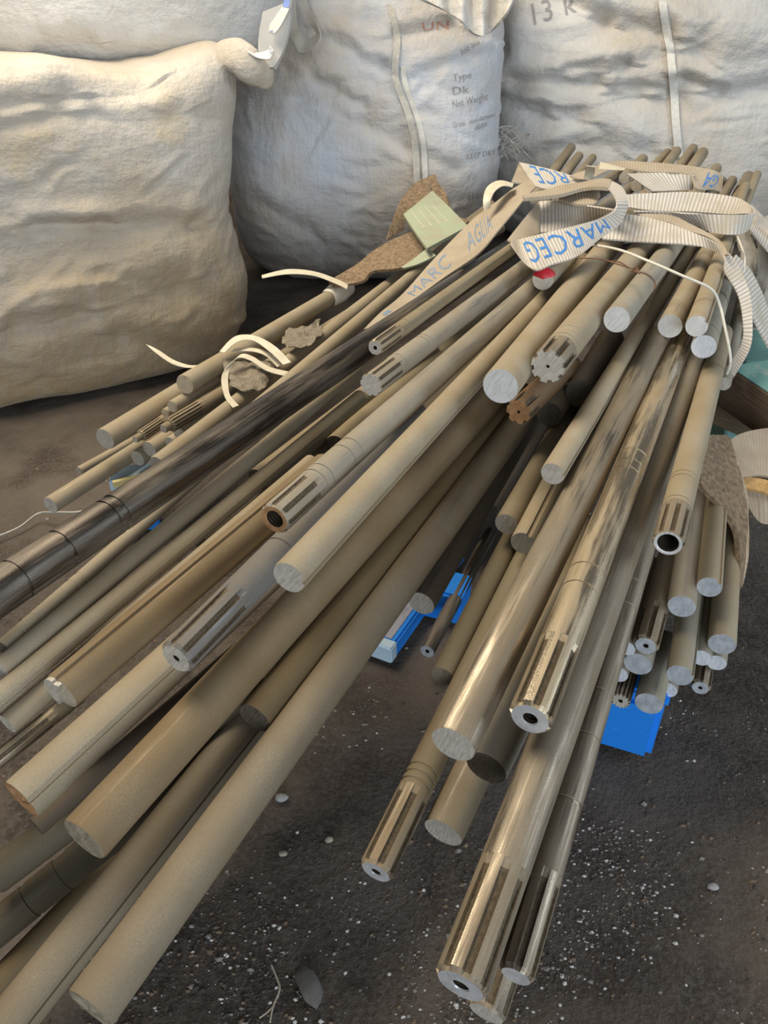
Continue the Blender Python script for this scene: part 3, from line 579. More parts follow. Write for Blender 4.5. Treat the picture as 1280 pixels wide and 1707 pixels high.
# profile of a full bag: rounded bottom, bulging sides, crumpled top
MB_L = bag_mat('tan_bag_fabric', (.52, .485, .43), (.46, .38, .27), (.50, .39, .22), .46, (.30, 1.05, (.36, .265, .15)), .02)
MB_M = bag_mat('sky_tinted_white_bag_fabric', (.58, .60, .635), (.55, .48, .39), (.56, .50, .42), .50, (.30, .75, (.33, .29, .235)))  # base colour has the bluish sky light on white cloth mixed in
MB_R = bag_mat('grey_white_bag_fabric', (.59, .58, .555), (.51, .455, .38), (.60, .60, .60), .50)
MB_U = bag_mat('clean_white_bag_fabric', (.60, .595, .575), (.54, .51, .45), (.50, .47, .42), .58)
bag('L', 'bulk_bag', (-1.30, 2.99, 0), math.radians(30),
    [(.012, .50, .36, 0, 0), (.03, .60, .46, 0, 0), (.12, .66, .50, .0, 0), (.28, .70, .52, .0, 0), (.42, .68, .51, 0, 0), (.55, .645, .50, 0, 0), (.68, .665, .50, 0.01, 0), (.82, .69, .49, .02, 0), (.93, .70, .48, .04, 0), (1.0, .69, .45, .05, 0), (1.045, .62, .40, .06, 0), (1.06, .45, .3, .03, 0), (1.062, .1, .07, 0, 0)],
    MB_L, [([(60, 375), (170, 372), (330, 372)], .035, .016), ([(30, 540), (130, 520), (290, 475), (400, 440)], .035, .03), ([(0, 180), (120, 150), (250, 120)], .03, .02), ([(0, 215), (100, 185), (300, 178), (410, 220)], .02, .02), ([(350, 590), (200, 560), (100, 610)], .02, .03)],
    1, .014, .007, rand=(40, 8, .1), label='tan dirt-stained bulk bag slumped at the left behind the small bundle', cs=.6, expo=4.6, sag=[(.33, .22, -.05), (.68, .14, .05)])
bag('U', 'bulk_bag', (-1.05, 3.42, 0), math.radians(4),
    [(1.035, .42, .20, 0, 0), (1.05, .58, .29, 0, 0), (1.12, .655, .345, 0, 0), (1.25, .68, .37, 0, 0), (1.6, .68, .37, 0, 0), (1.9, .66, .35, 0, 0), (1.98, .5, .3, 0, 0), (2.0, .1, .1, 0, 0)],
    MB_U, [([(60, 80), (140, 70), (230, 95)], .02, .025)], 2, .015, .010, label='clean white bulk bag lying on top of the tan bag at upper left')
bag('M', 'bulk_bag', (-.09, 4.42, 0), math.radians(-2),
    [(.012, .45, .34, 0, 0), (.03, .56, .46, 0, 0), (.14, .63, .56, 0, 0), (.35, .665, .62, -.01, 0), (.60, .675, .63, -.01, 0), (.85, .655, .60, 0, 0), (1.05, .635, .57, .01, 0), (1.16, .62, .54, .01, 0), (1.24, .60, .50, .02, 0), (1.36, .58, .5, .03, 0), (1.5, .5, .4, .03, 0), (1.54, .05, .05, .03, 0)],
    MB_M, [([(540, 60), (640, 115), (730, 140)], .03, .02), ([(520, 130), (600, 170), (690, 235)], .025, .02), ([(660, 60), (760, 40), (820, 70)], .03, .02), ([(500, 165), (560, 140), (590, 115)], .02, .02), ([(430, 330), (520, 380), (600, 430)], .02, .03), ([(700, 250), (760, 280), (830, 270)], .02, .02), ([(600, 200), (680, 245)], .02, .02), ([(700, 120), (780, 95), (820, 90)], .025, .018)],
    3, .016, .011, rand=(90, 3, -.45), label='middle white bulk bag with bluish sky light in its colour, double seam, grey print')
bag('R', 'bulk_bag', (1.50, 5.15, 0), math.radians(-3),
    [(.012, .6, .4, 0, 0), (.03, .72, .52, 0, 0), (.14, .80, .62, 0, 0), (.4, .86, .68, 0, 0), (.62, .86, .68, 0, 0), (.80, .87, .66, -.01, 0), (1.0, .885, .68, 0, 0), (1.2, .86, .66, 0, 0), (1.4, .8, .6, 0, 0), (1.5, .5, .4, 0, 0), (1.53, .1, .1, 0, 0)],
    MB_R, [([(935, -5), (1010, 35), (1105, 58), (1160, 90), (1280, 110)], .055, .028), ([(950, 112), (1040, 108), (1115, 88)], .035, .025), ([(860, 140), (990, 140), (1060, 155), (1130, 155), (1280, 140)], .04, .03), ([(825, 165), (900, 190), (960, 200), (1010, 235)], .045, .03), ([(1135, 130), (1200, 155), (1280, 150)], .035, .025), ([(880, 265), (960, 240), (1080, 250)], .03, .03), ([(850, 20), (845, 90), (870, 150)], .03, .03)],
    4, .014, .010, cs=.75, rand=(60, 5, .1), label='grey-white bulk bag at right with deep folds and a pen mark')
bag('B', 'bulk_bag', (-1.2, 4.9, 0), 0,
    [(.012, .5, .34, 0, 0), (.03, .58, .42, 0, 0), (.2, .66, .48, 0, 0), (.5, .68, .5, 0, 0), (.9, .66, .48, 0, 0), (1.0, .5, .4, 0, 0), (1.03, .1, .1, 0, 0)],
    MB_R, (), 5, .018, .014, 90, 50, label='shadowed bulk bag in the dark gap behind the tan bag') if False else None
def drape(key, u, v, off=.004):
    root, bv, Mi = BAGS[key]; r = ray(u, v).normalized(); o_ = Vector((0, 0, CH))
    h = bv.ray_cast(o_, r)
    return (h[0]-r*off) if h[0] is not None else o_+r*4.3
def dens(L, k=4):
    n = (len(L)-1)*k; return [catmull([list(p) for p in L], i/n) for i in range(n+1)]
def ribbon(name, pairs, mat, parent=None, sub=8, thick=.003, world_parent=None, nw=4, sag=0.):
    """band through pairs of edge points (3D), smooth along its length, solid thickness; returns object and mapper(u,v)->point,normal"""
    A = [list(a) for a, _ in pairs]; B = [list(b_) for _, b_ in pairs]; n = (len(pairs)-1)*sub
    rowA = [Vector(catmull(A, i/n)) for i in range(n+1)]; rowB = [Vector(catmull(B, i/n)) for i in range(n+1)]
    if world_parent is not None:
        Mi = world_parent; rowA = [Mi @ a for a in rowA]; rowB = [Mi @ b_ for b_ in rowB]
    g = [[a.lerp(b_, k/nw) for k in range(nw+1)] for a, b_ in zip(rowA, rowB)]
    verts = [p for row in g for p in row]; W_ = nw+1
    faces = [(i*W_+k, i*W_+k+1, (i+1)*W_+k+1, (i+1)*W_+k) for i in range(n) for k in range(nw)]
    # solid: normals + offset copy
    me = bpy.data.meshes.new('t'); me.from_pydata([tuple(v) for v in verts], [], faces); me.update()
    nr = [Vector(v.normal) for v in me.vertices]; bpy.data.meshes.remove(me)
    nvt = len(verts); verts = [v+nv_*(thick/2) for v, nv_ in zip(verts, nr)]+[v-nv_*(thick/2) for v, nv_ in zip(verts, nr)]
    f2 = [tuple(nvt+i for i in reversed(f)) for f in faces]
    rim = []
    bl = [k for k in range(nw+1)] + [i*W_+nw for i in range(1, n+1)] + [n*W_+k for k in range(nw-1, -1, -1)] + [i*W_ for i in range(n-1, 0, -1)]
    for a, b_ in zip(bl, bl[1:]+bl[:1]): rim.append((b_, a, a+nvt, b_+nvt))
    o = mesh(name, verts, faces+f2+rim, mat, parent); 
    # uv: metres along the band and across
    ln = [0.]
    for i in range(n): ln.append(ln[-1]+((rowA[i+1]-rowA[i]).length+(rowB[i+1]-rowB[i]).length)/2)
    uvl = o.data.uv_layers.new(name='UVMap'); wd = (rowA[0]-rowB[0]).length
    for lp in o.data.loops:
        vi = lp.vertex_index % nvt; uvl.data[lp.index].uv = (ln[vi//W_], (vi % W_)/nw)
    smooth_angle(o, 50)
    def at_uv(u, w, off):
        x = max(0, min(1, u))*n; i = min(int(x), n-1); f = x-i
        a = rowA[i].lerp(rowA[i+1], f); b_ = rowB[i].lerp(rowB[i+1], f)
        nn = nr[i*W_+nw//2].lerp(nr[(i+1)*W_+nw//2], f).normalized()
        return a.lerp(b_, w), nn
    return o, at_uv
def text_verts(body):
    cu = bpy.data.curves.new('txt', 'FONT'); cu.body = body; cu.size = 1; cu.resolution_u = 2; cu.space_character = 1.05
    ob = bpy.data.objects.new('txt', cu); C.objects.link(ob)
    dg = bpy.context.evaluated_depsgraph_get(); me = bpy.data.meshes.new_from_object(ob.evaluated_get(dg))
    bm = bmesh.new(); bm.from_mesh(me); bmesh.ops.triangulate(bm, faces=bm.faces[:])
    for _ in range(2):
        bmesh.ops.subdivide_edges(bm, edges=[e for e in bm.edges if e.calc_length() > .18], cuts=1)
        bmesh.ops.triangulate(bm, faces=bm.faces[:])
    vs = [v.co.copy() for v in bm.verts]; bm.verts.index_update(); fs = [tuple(v.index for v in f.verts) for f in bm.faces]
    bm.free(); bpy.data.objects.remove(ob); bpy.data.curves.remove(cu); bpy.data.meshes.remove(me)
    x0 = min(v.x for v in vs); x1 = max(v.x for v in vs); y0 = min(v.y for v in vs); y1 = max(v.y for v in vs)
    return [((v.x-x0)/(x1-x0), (v.y-y0)/(y1-y0)) for v in vs], fs
def strap_text(body, fn, u0, u1, w0, w1, mat, parent, off=.0026):
    """flat print on a band: text runs from u0 to u1 along it, its foot at w0 and its head at w1 across"""
    tv, tf = text_verts(body); out = []
    for x, y in tv:
        p, nn = fn(u0+(u1-u0)*x, w0+(w1-w0)*y, off)
        if nn.dot(Vector((0, 0, CH))-p) < 0: nn = -nn
        out.append(p+nn*off)
    return mesh('printed_lettering', out, tf, mat, parent, False)
def bag_text(body, key, quad, mat, name='printed_lettering'):
    """flat print on the bag: quad = photo corners lower-left, lower-right, upper-left of the text line"""
    tv, tf = text_verts(body); root, bv, Mi = BAGS[key]; (ax, ay), (bx, by), (cx_, cy_) = quad
    out = [Mi @ drape(key, ax+(bx-ax)*x+(cx_-ax)*y, ay+(by-ay)*x+(cy_-ay)*y, .003) for x, y in tv]
    return mesh(name, out, tf, mat, root, False)
def web_mat(name, a, b_c, pitch=.0042, dirt=(.40, .33, .24), dirt_amt=.55):
    """ribbed webbing: cross ribs every few millimetres along the band"""
    m, nt, b, N = new_mat(name); t = N('ShaderNodeTexCoord'); sx = N('ShaderNodeSeparateXYZ'); nt.links.new(t.outputs['UV'], sx.inputs[0])
    mu = N('ShaderNodeMath', operation='MULTIPLY'); mu.inputs[1].default_value = 2*math.pi/pitch; nt.links.new(sx.outputs[0], mu.inputs[0])
    sn = N('ShaderNodeMath', operation='SINE'); nt.links.new(mu.outputs[0], sn.inputs[0])
    rb = N('ShaderNodeMapRange'); rb.inputs[1].default_value = -1; nt.links.new(sn.outputs[0], rb.inputs[0])
    c = mixc(nt, N, rb.outputs[0], a, b_c)
    v = coords(nt, N, rnd=False); c = mixc(nt, N, ramp(nt, N, nz(nt, N, v, 14, 5), [(dirt_amt-.1, g3(0)), (dirt_amt+.15, g3(.85))]), c, dirt)
    nt.links.new(c, b.inputs['Base Color']); b.inputs['Roughness'].default_value = .75
    bump(nt, N, b, rb.outputs[0], .6, .0015); return m
def curve_tube(name, pts, r, mat, parent=None, sub=6, flat=None):
    n = (len(pts)-1)*sub; P = [Vector(catmull([list(p) for p in pts], i/n)) for i in range(n+1)]
    verts, faces = [], []; K = 7; up = Vector((0, 0, 1))
    for i, p_ in enumerate(P):
        t_ = (P[min(i+1, n)]-P[max(i-1, 0)]).normalized(); a = t_.cross(up); a = a.normalized() if a.length > 1e-4 else Vector((1, 0, 0)); b_ = a.cross(t_)
        for k in range(K):
            an = 2*math.pi*k/K; verts.append(p_+a*(r*math.cos(an))+b_*(r*math.sin(an)))
    for i in range(n):
        for k in range(K): faces.append((i*K+k, i*K+(k+1) % K, (i+1)*K+(k+1) % K, (i+1)*K+k))
    faces += [tuple(reversed(range(K))), tuple(n*K+k for k in range(K))]
    return mesh(name, verts, faces, mat, parent)
# bag details -------------------------------------------------------
SEAM = simple('seam_tape', (.66, .64, .58), .7, 0, .12, 60, .4, .002)
SEAM2 = simple('seam_tape_dusty', (.55, .52, .45), .75, 0, .15, 60, .4, .002)
INKG = simple('grey_ink', (.33, .31, .29), .8, 0, .2); INKR = simple('faded_red_ink', (.50, .25, .19), .8, 0, .2)
INKB = simple('blue_ink', (.06, .22, .55), .7, 0, .15); INKP = simple('pale_blue_ink', (.22, .31, .66), .8, 0, .15); INKF = simple('faded_blue_ink', (.20, .27, .38), .8, 0, .25)
INKD = simple('pen_ink', (.30, .29, .29), .8, 0, .1)
mB, mMi = BAGS['M'][0], BAGS['M'][2]
seamL = [(648, 8), (660, 60), (657, 110), (660, 140), (678, 190), (690, 240), (694, 320)]
ribbon('seam_tape', [(drape('M', u-4, v, .014), drape('M', u+7, v, .014)) for u, v in dens(seamL)], SEAM2, mB, 2, .006, mMi)
ribbon('seam_tape', [(drape('M', u+11, v, .012), drape('M', u+20, v, .012)) for u, v in dens(seamL[2:])], SEAM, mB, 2, .005, mMi)
for body, quad, ink in [('UN', ((704, 52), (748, 48), (704, 38)), INKR), ('lot no', ((770, 92), (800, 74), (768, 82)), INKG),
    ('Type', ((755, 140), (786, 134), (755, 124)), INKG), ('Dk', ((755, 158), (782, 154), (755, 146)), INKG),
    ('Net Weight', ((755, 184), (814, 170), (754, 168)), INKG), ('Gross', ((755, 213), (775, 209), (755, 203)), INKG),
    ('manufacturer', ((783, 207), (826, 194), (783, 199)), INKG), ('date', ((792, 218), (812, 210), (792, 208)), INKG), ('KEEP DRY', ((778, 266), (826, 258), (778, 257)), INKG), ('2105', ((779, 334), (804, 330), (779, 325)), INKG)]:
    bag_text(body, 'M', quad, ink)
bag_text('13 k', 'R', ((890, 42), (962, 20), (884, 6)), INKD, 'pen_mark')
rB, rMi = BAGS['R'][0], BAGS['R'][2]
ribbon('seam_tape', [(drape('R', u-6, v, .02), drape('R', u+7, v, .02)) for u, v in dens([(1103, 2), (1108, 35), (1116, 80), (1118, 100), (1123, 160), (1126, 210), (1131, 262)], 5)], SEAM, rB, 2, .008, rMi)
# frayed threads at the right edge of the middle bag
th = random.Random(5)
vv, ff = [], []
def thread(p0, p1, p2, r=.0011):
    base = len(vv); K = 3; n = 6
    for i in range(n+1):
        t_ = i/n; p_ = p0*(1-t_)**2+p1*2*t_*(1-t_)+p2*t_*t_
        for k in range(K): vv.append(mMi @ (p_+Vector((math.cos(2.1*k), 0, math.sin(2.1*k)))*r))
    for i in range(n):
        for k in range(K): ff.append((base+i*K+k, base+i*K+(k+1) % K, base+(i+1)*K+(k+1) % K, base+(i+1)*K+k))
for i in range(16):
    a = atY(800+th.uniform(-3, 6), 30+th.uniform(0, 22), 4.0); b_ = atY(808+th.uniform(0, 12), 60+th.uniform(0, 30), 3.97); c = atY(812+th.uniform(0, 14), 95+th.uniform(-10, 26), 3.98); thread(a, b_, c)
for i in range(34):
    a = atY(832+th.uniform(-4, 6), 205+th.uniform(0, 60), 4.05); c = atY(855+th.uniform(-10, 35), 215+th.uniform(-20, 60), 4.0); thread(a, (a+c)/2+Vector((0, 0, .02+th.uniform(-.03, .03))), c, .0014)
fr = mesh('frayed_threads', vv, ff, SEAM, mB); fr['kind'] = 'stuff'
top = [((690, -30), (690, -6)), ((735, -30), (738, 16)), ((768, -30), (766, 34)), ((795, -34), (792, 58)), ((815, -36), (815, 56)), ((838, -38), (836, 34)), ((858, -40), (856, 2))]
o, _ = ribbon('gathered_top', [(atY(*a, 3.72), atY(*b_, 3.66+.03*math.sin(i*2))) for i, (a, b_) in enumerate(top)], MB_R, mB, 8, .012, mMi, 10)
for v in o.data.vertices: v.co.y += .03*math.sin(v.co.x*70)+.015*noise.noise(v.co*30)
# lifting loop of the middle bag and the printed flap of the upper bag
LOOP = web_mat('loop_webbing', (.50, .45, .38), (.58, .54, .47), .006, (.42, .35, .26), .6)
Yl = 3.62
loop = [((484, -20), (491, -20)), ((484, 25), (494, 25)), ((488, 62), (497, 50)), ((499, 88), (506, 68)), ((516, 84), (512, 68)), ((533, 66), (526, 58)), ((532, 48), (525, 50)), ((518, 22), (508, 28)), ((505, -20), (494, -14))]
ribbon('lifting_loop', [(atY(*a, Yl+.02*math.sin(i)), atY(*b_, Yl+.02)) for i, (a, b_) in enumerate(loop)], LOOP, mB, 6, .005, mMi)
uB, uMi = BAGS['U'][0], BAGS['U'][2]
def edge_flap(name, pairs, Y, bagkey, mat, thick=.012):
    return ribbon(name, [(atY(*a, Y), atY(*b_, Y-.02)) for a, b_ in pairs], mat, BAGS[bagkey][0], 6, thick, BAGS[bagkey][2])
o, fn = edge_flap('corner_flap', [((440, 20), (487, 0)), ((434, 50), (484, 44)), ((432, 80), (474, 82)), ((436, 100), (464, 104)), ((447, 110), (457, 114))], 2.99, 'U', simple('flap_cloth', (.60, .585, .55), .75, 0, .1, 8, .15, .01), .02)
o, fn = edge_flap('printed_hem', [((475, -10), (487, -8)), ((472, 8), (484, 10)), ((462, 24), (476, 28)), ((450, 42), (466, 46)), ((448, 54), (458, 56))], 2.955, 'U', SEAM, .003)
strap_text('NOS', fn, .98, .40, .95, .1, INKP, uB); strap_text('I', fn, .30, .05, .95, .1, INKP, uB)
o, fn = edge_flap('printed_hem', [((410, 80), (414, 88)), ((428, 88), (430, 97)), ((446, 84), (450, 98)), ((450, 76), (456, 84))], 2.955, 'U', SEAM, .003)
strap_text('SUNO', fn, .3, .95, .95, .1, INKP, uB)
# folded ear of the tan bag
lB, lMi = BAGS['L'][0], BAGS['L'][2]
ear = [((345, 100), 3.12, .02), ((374, 90), 3.02, .046), ((400, 96), 2.97, .054), ((420, 112), 2.96, .052), ((437, 124), 2.98, .046), ((449, 132), 2.99, .034), ((455, 135), 3.0, .010)]
vv, ff = [], []; ne = (len(ear)-1)*6; K = 22
ep = [Vector(catmull([list(atY(*p_, Y)) for p_, Y, _ in ear], i/ne)) for i in range(ne+1)]; er = [catmull([[r_] for _, _, r_ in ear], i/ne)[0] for i in range(ne+1)]
for i in range(ne+1):
    tg = (ep[min(i+1, ne)]-ep[max(i-1, 0)]).normalized(); a = tg.cross(Vector((0, -1, .3))).normalized(); b_ = tg.cross(a)
    for k in range(K):
        an = 2*math.pi*k/K; q = er[i]*(1+.10*noise.noise((math.cos(an)*1.5, math.sin(an)*1.5, i*.25)))
        vv.append(lMi @ (ep[i]+a*(q*math.cos(an))+b_*(q*.55*math.sin(an))))
for i in range(ne): ff += [(i*K+k, i*K+(k+1) % K, (i+1)*K+(k+1) % K, (i+1)*K+k) for k in range(K)]
ff += [tuple(reversed(range(K))), tuple(ne*K+k for k in range(K))]
mesh('corner_ear', vv, ff, MB_L, lB)
# ------------------------------------------------------------------ slings over the pile
WEB = web_mat('ribbed_webbing', (.42, .37, .31), (.70, .66, .60), .011, (.46, .40, .30), .56)
WEBT = web_mat('tan_webbing', (.40, .33, .24), (.50, .43, .33), .009, (.38, .31, .22), .5)
def zpairs(L): return [(at(*a), at(*b_)) for a, b_ in L]
def Z2(p_): return (840+p_[0]/5.818, 240+p_[1]/5.818)
def Z3(p_): return (1020+p_[0]/4.923, 230+p_[1]/4.923)
def Z1(p_): return (620+p_[0]/4.571, 260+p_[1]/4.571)
def Zs(f, L): return [(at(*f(a), za), at(*f(b_), zb)) for a, b_, za, zb in L]
S1 = empty('lifting_sling', tuple(at(760, 430, .6)))
inv = Matrix.Translation(S1.location).inverted()
diag = [((606, 550), (624, 546), .49, .49), ((634, 522), (652, 526), .50, .50), ((672, 490), (694, 497), .52, .52), ((725, 431), (747, 459), .57, .57), ((786, 369), (797, 424), .63, .63), ((820, 343), (831, 384), .68, .68), ((856, 315), (873, 334), .73, .73), ((884, 300), (893, 312), .745, .745)]
o, fn = ribbon('webbing', [(at(*a, za), at(*b_, zb)) for a, b_, za, zb in diag], WEBT, S1, 8, .004, inv)
strap_text('MARC', fn, .29, .46, .80, .2, INKF, o); strap_text('AGLIA', fn, .535, .69, .78, .24, INKF, o); strap_text('I', fn, .13, .17, .7, .3, INKF, o)
tag(S1, 'tan webbing strap with faded blue lettering running diagonally down the left of the pile', 'sling', 'printed webbing slings on the pile')
S2 = empty('lifting_sling', tuple(at(960, 400, .65))); inv = Matrix.Translation(S2.location).inverted()
ribbon('inner_band', Zs(Z2, [((1085, 640), (1090, 660), .745, .72), ((820, 600), (830, 760), .735, .68), ((520, 558), (520, 845), .725, .67), ((335, 560), (338, 862), .72, .668)]), WEB, S2, 8, .004, inv)
ribbon('folded_corner', Zs(Z2, [((330, 565), (336, 870), .722, .67), ((180, 745), (210, 915), .70, .676), ((30, 935), (75, 960), .68, .676)]), WEBT, S2, 8, .004, inv)
o, fn = ribbon('front_flap', Zs(Z2, [((75, 945), (70, 985), .685, .68), ((150, 930), (270, 1215), .71, .69), ((330, 885), (480, 1165), .72, .69), ((620, 815), (720, 1085), .725, .69), ((850, 750), (940, 915), .728, .69), ((1000, 690), (1110, 790), .74, .71), ((1075, 640), (1185, 650), .75, .735), ((1090, 560), (1197, 555), .765, .76), ((1040, 465), (1150, 430), .775, .775), ((960, 405), (1050, 365), .775, .775)]), WEB, S2, 8, .004, inv)
strap_text('MARCEG', fn, .512, .125, .12, .80, INKB, o)
ribbon('twisted_tail', Zs(Z2, [((1010, 440), (1040, 360), .775, .775), ((900, 430), (930, 350), .775, .77), ((760, 445), (760, 385), .765, .76), ((560, 500), (560, 415), .76, .755), ((400, 520), (380, 465), .755, .75), ((190, 540), (180, 505), .75, .745)]), WEBT, S2, 8, .009, inv)
ribbon('tucked_fold', Zs(Z2, [((540, 545), (520, 500), .735, .74), ((700, 590), (680, 470), .735, .745), ((860, 590), (820, 440), .735, .75), ((930, 520), (910, 410), .74, .76)]), WEBT, S2, 8, .006, inv)
tag(S2, 'pale ribbed sling looped with upside-down blue lettering in front', 'sling', 'printed webbing slings on the pile')
S3 = empty('lifting_sling', tuple(at(1150, 370, .65))); inv = Matrix.Translation(S3.location).inverted()
ribbon('loop_band', Zs(Z3, [((60, 470), (80, 560), .725, .70), ((350, 455), (330, 600), .725, .69), ((700, 450), (650, 608), .722, .69), ((1000, 488), (950, 630), .72, .69), ((1120, 540), (1100, 625), .72, .70), ((1162, 585), (1150, 640), .72, .70), ((1150, 622), (1110, 760), .718, .672), ((1000, 632), (985, 795), .715, .668), ((800, 627), (830, 775), .712, .668), ((600, 618), (690, 715), .708, .675), ((450, 605), (480, 650), .704, .69), ((180, 600), (190, 625), .70, .69)]), WEB, S3, 8, .004, inv)
tag(S3, 'pale ribbed sling folded into a flat rounded loop at the right', 'sling', 'printed webbing slings on the pile')
S4 = empty('lifting_sling', tuple(at(1150, 440, .6))); inv = Matrix.Translation(S4.location).inverted()
P3 = [(at(*Z3(a), za), at(*Z3(b_), zb)) for a, b_, za, zb in [((-60, 660), (-80, 830), .70, .672), ((0, 640), (-20, 835), .70, .672), ((200, 640), (160, 848), .70, .67), ((420, 690), (400, 862), .695, .668), ((600, 755), (610, 878), .69, .665), ((760, 815), (780, 905), .685, .66), ((890, 890), (915, 975), .675, .655)]]
P3 += [(at(1226, 437, .645), at(1208, 452, .635)), (at(1247, 482, .60), at(1230, 492, .59)), (at(1254, 535, .545), at(1238, 538, .54)), (at(1250, 580, .50), at(1236, 574, .50)), (at(1222, 630, .465), at(1212, 612, .475))]
ribbon('webbing', P3, WEB, S4, 8, .004, inv)
ribbon('doubled_edge', Zs(Z3, [((200, 625), (220, 640), .70, .695), ((480, 640), (470, 700), .70, .695), ((640, 710), (560, 745), .697, .69), ((800, 790), (770, 810), .69, .685), ((900, 860), (880, 885), .68, .675), ((960, 960), (925, 965), .67, .665)]), WEBT, S4, 8, .004, inv)
tag(S4, 'ribbed sling crossing the bars and hanging down the right flank', 'sling', 'printed webbing slings on the pile')
S5 = empty('lifting_sling', tuple(at(1000, 310, .65))); inv = Matrix.Translation(S5.location).inverted()
ribbon('folded_corner', Zs(Z2, [((150, 180), (155, 185), .725, .72), ((130, 230), (240, 330), .71, .70), ((70, 375), (300, 405), .70, .69)]), WEBT, S5, 8, .004, inv)
o, fn = ribbon('printed_band', Zs(Z2, [((145, 180), (290, 405), .725, .69), ((260, 205), (400, 440), .725, .688), ((450, 250), (560, 440), .722, .69), ((650, 305), (700, 385), .72, .70), ((800, 345), (810, 365), .715, .71)]), WEB, S5, 8, .004, inv)
strap_text('RCE', fn, .66, .20, .05, .80, INKB, o)
o, fn = ribbon('back_band', [(at(*Z2(a), za), at(*Z2(b_), zb)) for a, b_, za, zb in [((640, 315), (700, 340), .72, .715), ((780, 260), (830, 340), .735, .72)]] + Zs(Z3, [((20, 195), (30, 255), .745, .735), ((300, 203), (300, 282), .75, .735), ((600, 228), (620, 300), .75, .735), ((800, 260), (690, 420), .745, .70), ((890, 295), (830, 425), .735, .69), ((908, 330), (905, 450), .725, .68)]), WEBT, S5, 8, .004, inv)
strap_text('GA', fn, .86, .72, .15, .85, INKB, o)
ribbon('inner_band', Zs(Z3, [((120, 296), (330, 440), .735, .69), ((300, 290), (450, 436), .735, .69), ((500, 290), (560, 432), .735, .69), ((690, 310), (660, 425), .735, .69)]), WEB, S5, 8, .004, inv)
tag(S5, 'rearmost printed sling lying crumpled across the far bar tips', 'sling', 'printed webbing slings on the pile')
S6 = empty('lifting_sling', tuple(at(1258, 420, .55))); inv = Matrix.Translation(S6.location).inverted()
ribbon('webbing', [(at(*a, z), at(*b_, z)) for a, b_, z in [((1252, 342), (1240, 370), .64), ((1272, 362), (1258, 395), .62), ((1296, 392), (1284, 425), .58), ((1330, 430), (1310, 470), .5)]], WEB, S6, 8, .004, inv)
ribbon('webbing', [(at(*a, z), at(*b_, z)) for a, b_, z in [((1226, 425), (1218, 440), .62), ((1250, 450), (1232, 470), .58), ((1268, 485), (1246, 505), .53), ((1280, 515), (1258, 538), .48), ((1300, 550), (1280, 580), .42)]], WEB, S6, 8, .004, inv)
tag(S6, 'ribbed sling ends dropping over the right edge of the pile', 'sling', 'printed webbing slings on the pile')
BROWN = simple('brown_sling_fabric', (.235, .165, .10), .9, 0, .5, 90, 1.0, .006)
BEIGE = web_mat('beige_sling_webbing', (.40, .31, .21), (.48, .39, .28), .012, (.36, .27, .18), .5)
GREEN = web_mat('green_sling_patch', (.34, .39, .27), (.40, .44, .31), .01, (.37, .34, .24), .55)
T1 = empty('textile_sling', tuple(at(700, 400, .5))); inv = Matrix.Translation(T1.location).inverted()
ribbon('sling_arch', Zs(Z1, [((110, 640), (235, 570), .50, .50), ((190, 400), (272, 430), .56, .55), ((310, 230), (390, 335), .61, .59), ((400, 180), (440, 290), .63, .60), ((475, 150), (455, 275), .64, .60), ((500, 210), (470, 290), .62, .60), ((565, 290), (520, 330), .60, .585), ((612, 430), (570, 430), .57, .56), ((740, 500), (690, 545), .55, .54)]), BROWN, T1, 8, .008, inv)
ribbon('sling_flap', Zs(Z1, [((370, 560), (420, 700), .53, .51), ((150, 650), (250, 850), .50, .47), ((0, 740), (10, 885), .47, .44), ((-110, 830), (-70, 960), .44, .41), ((-330, 960), (-290, 1000), .40, .39)]), BROWN, T1, 8, .010, inv)
o, fn = ribbon('green_patch', Zs(Z1, [((240, 455), (460, 275), .58, .615), ((330, 590), (590, 400), .57, .60), ((420, 715), (730, 545), .56, .585)]), GREEN, T1, 8, .010, inv)
ribbon('green_edge', Zs(Z1, [((430, 700), (490, 765), .55, .54), ((330, 780), (350, 830), .52, .51), ((230, 850), (240, 860), .49, .49)]), GREEN, T1, 8, .006, inv)
for k in range(4):
    w = .2+.17*k; pp = []
    for q in range(5):
        a, nn = fn(.12+.10*k*.5+.11*q, w-.008, 0); b_, _ = fn(.12+.10*k*.5+.11*q, w+.008, 0)
        nn = nn if nn.dot(Vector((0, 0, CH))-a-T1.location) > 0 else -nn
        pp.append((a+nn*.0062, b_+nn*.0062))
    ribbon('stitch_line', pp, SEAM2, T1, 3, .0015)
tag(T1, 'brown textile sling with a stitched green end patch at the left of the strap', 'sling')
def Z5(p_): return (1120+p_[0]/5.02, 660+p_[1]/5.02)
T2 = empty('textile_sling', tuple(at(1210, 800, .42))); inv = Matrix.Translation(T2.location).inverted()
ribbon('sling_band', Zs(Z5, [((270, 330), (450, 340), .46, .42), ((240, 540), (505, 500), .445, .41), ((228, 740), (560, 680), .425, .39), ((330, 860), (598, 850), .40, .37), ((440, 985), (610, 950), .375, .35), ((530, 1150), (612, 1150), .345, .325), ((550, 1400), (590, 1390), .31, .30), ((553, 1600), (566, 1605), .28, .275)]), BROWN, T2, 8, .010, inv)
ribbon('folded_edge', Zs(Z5, [((470, 350), (490, 420), .415, .41), ((560, 640), (580, 680), .385, .38), ((600, 850), (622, 870), .36, .355), ((612, 1000), (636, 1050), .34, .335), ((615, 1200), (640, 1250), .32, .315), ((590, 1450), (606, 1450), .295, .29), ((558, 1620), (566, 1625), .27, .27)]), BEIGE, T2, 8, .008, inv)
tag(T2, 'brown furry textile sling wrapped round the right-hand bar ends', 'sling')
T3 = empty('textile_sling', tuple(at(1265, 760, .33))); inv = Matrix.Translation(T3.location).inverted()
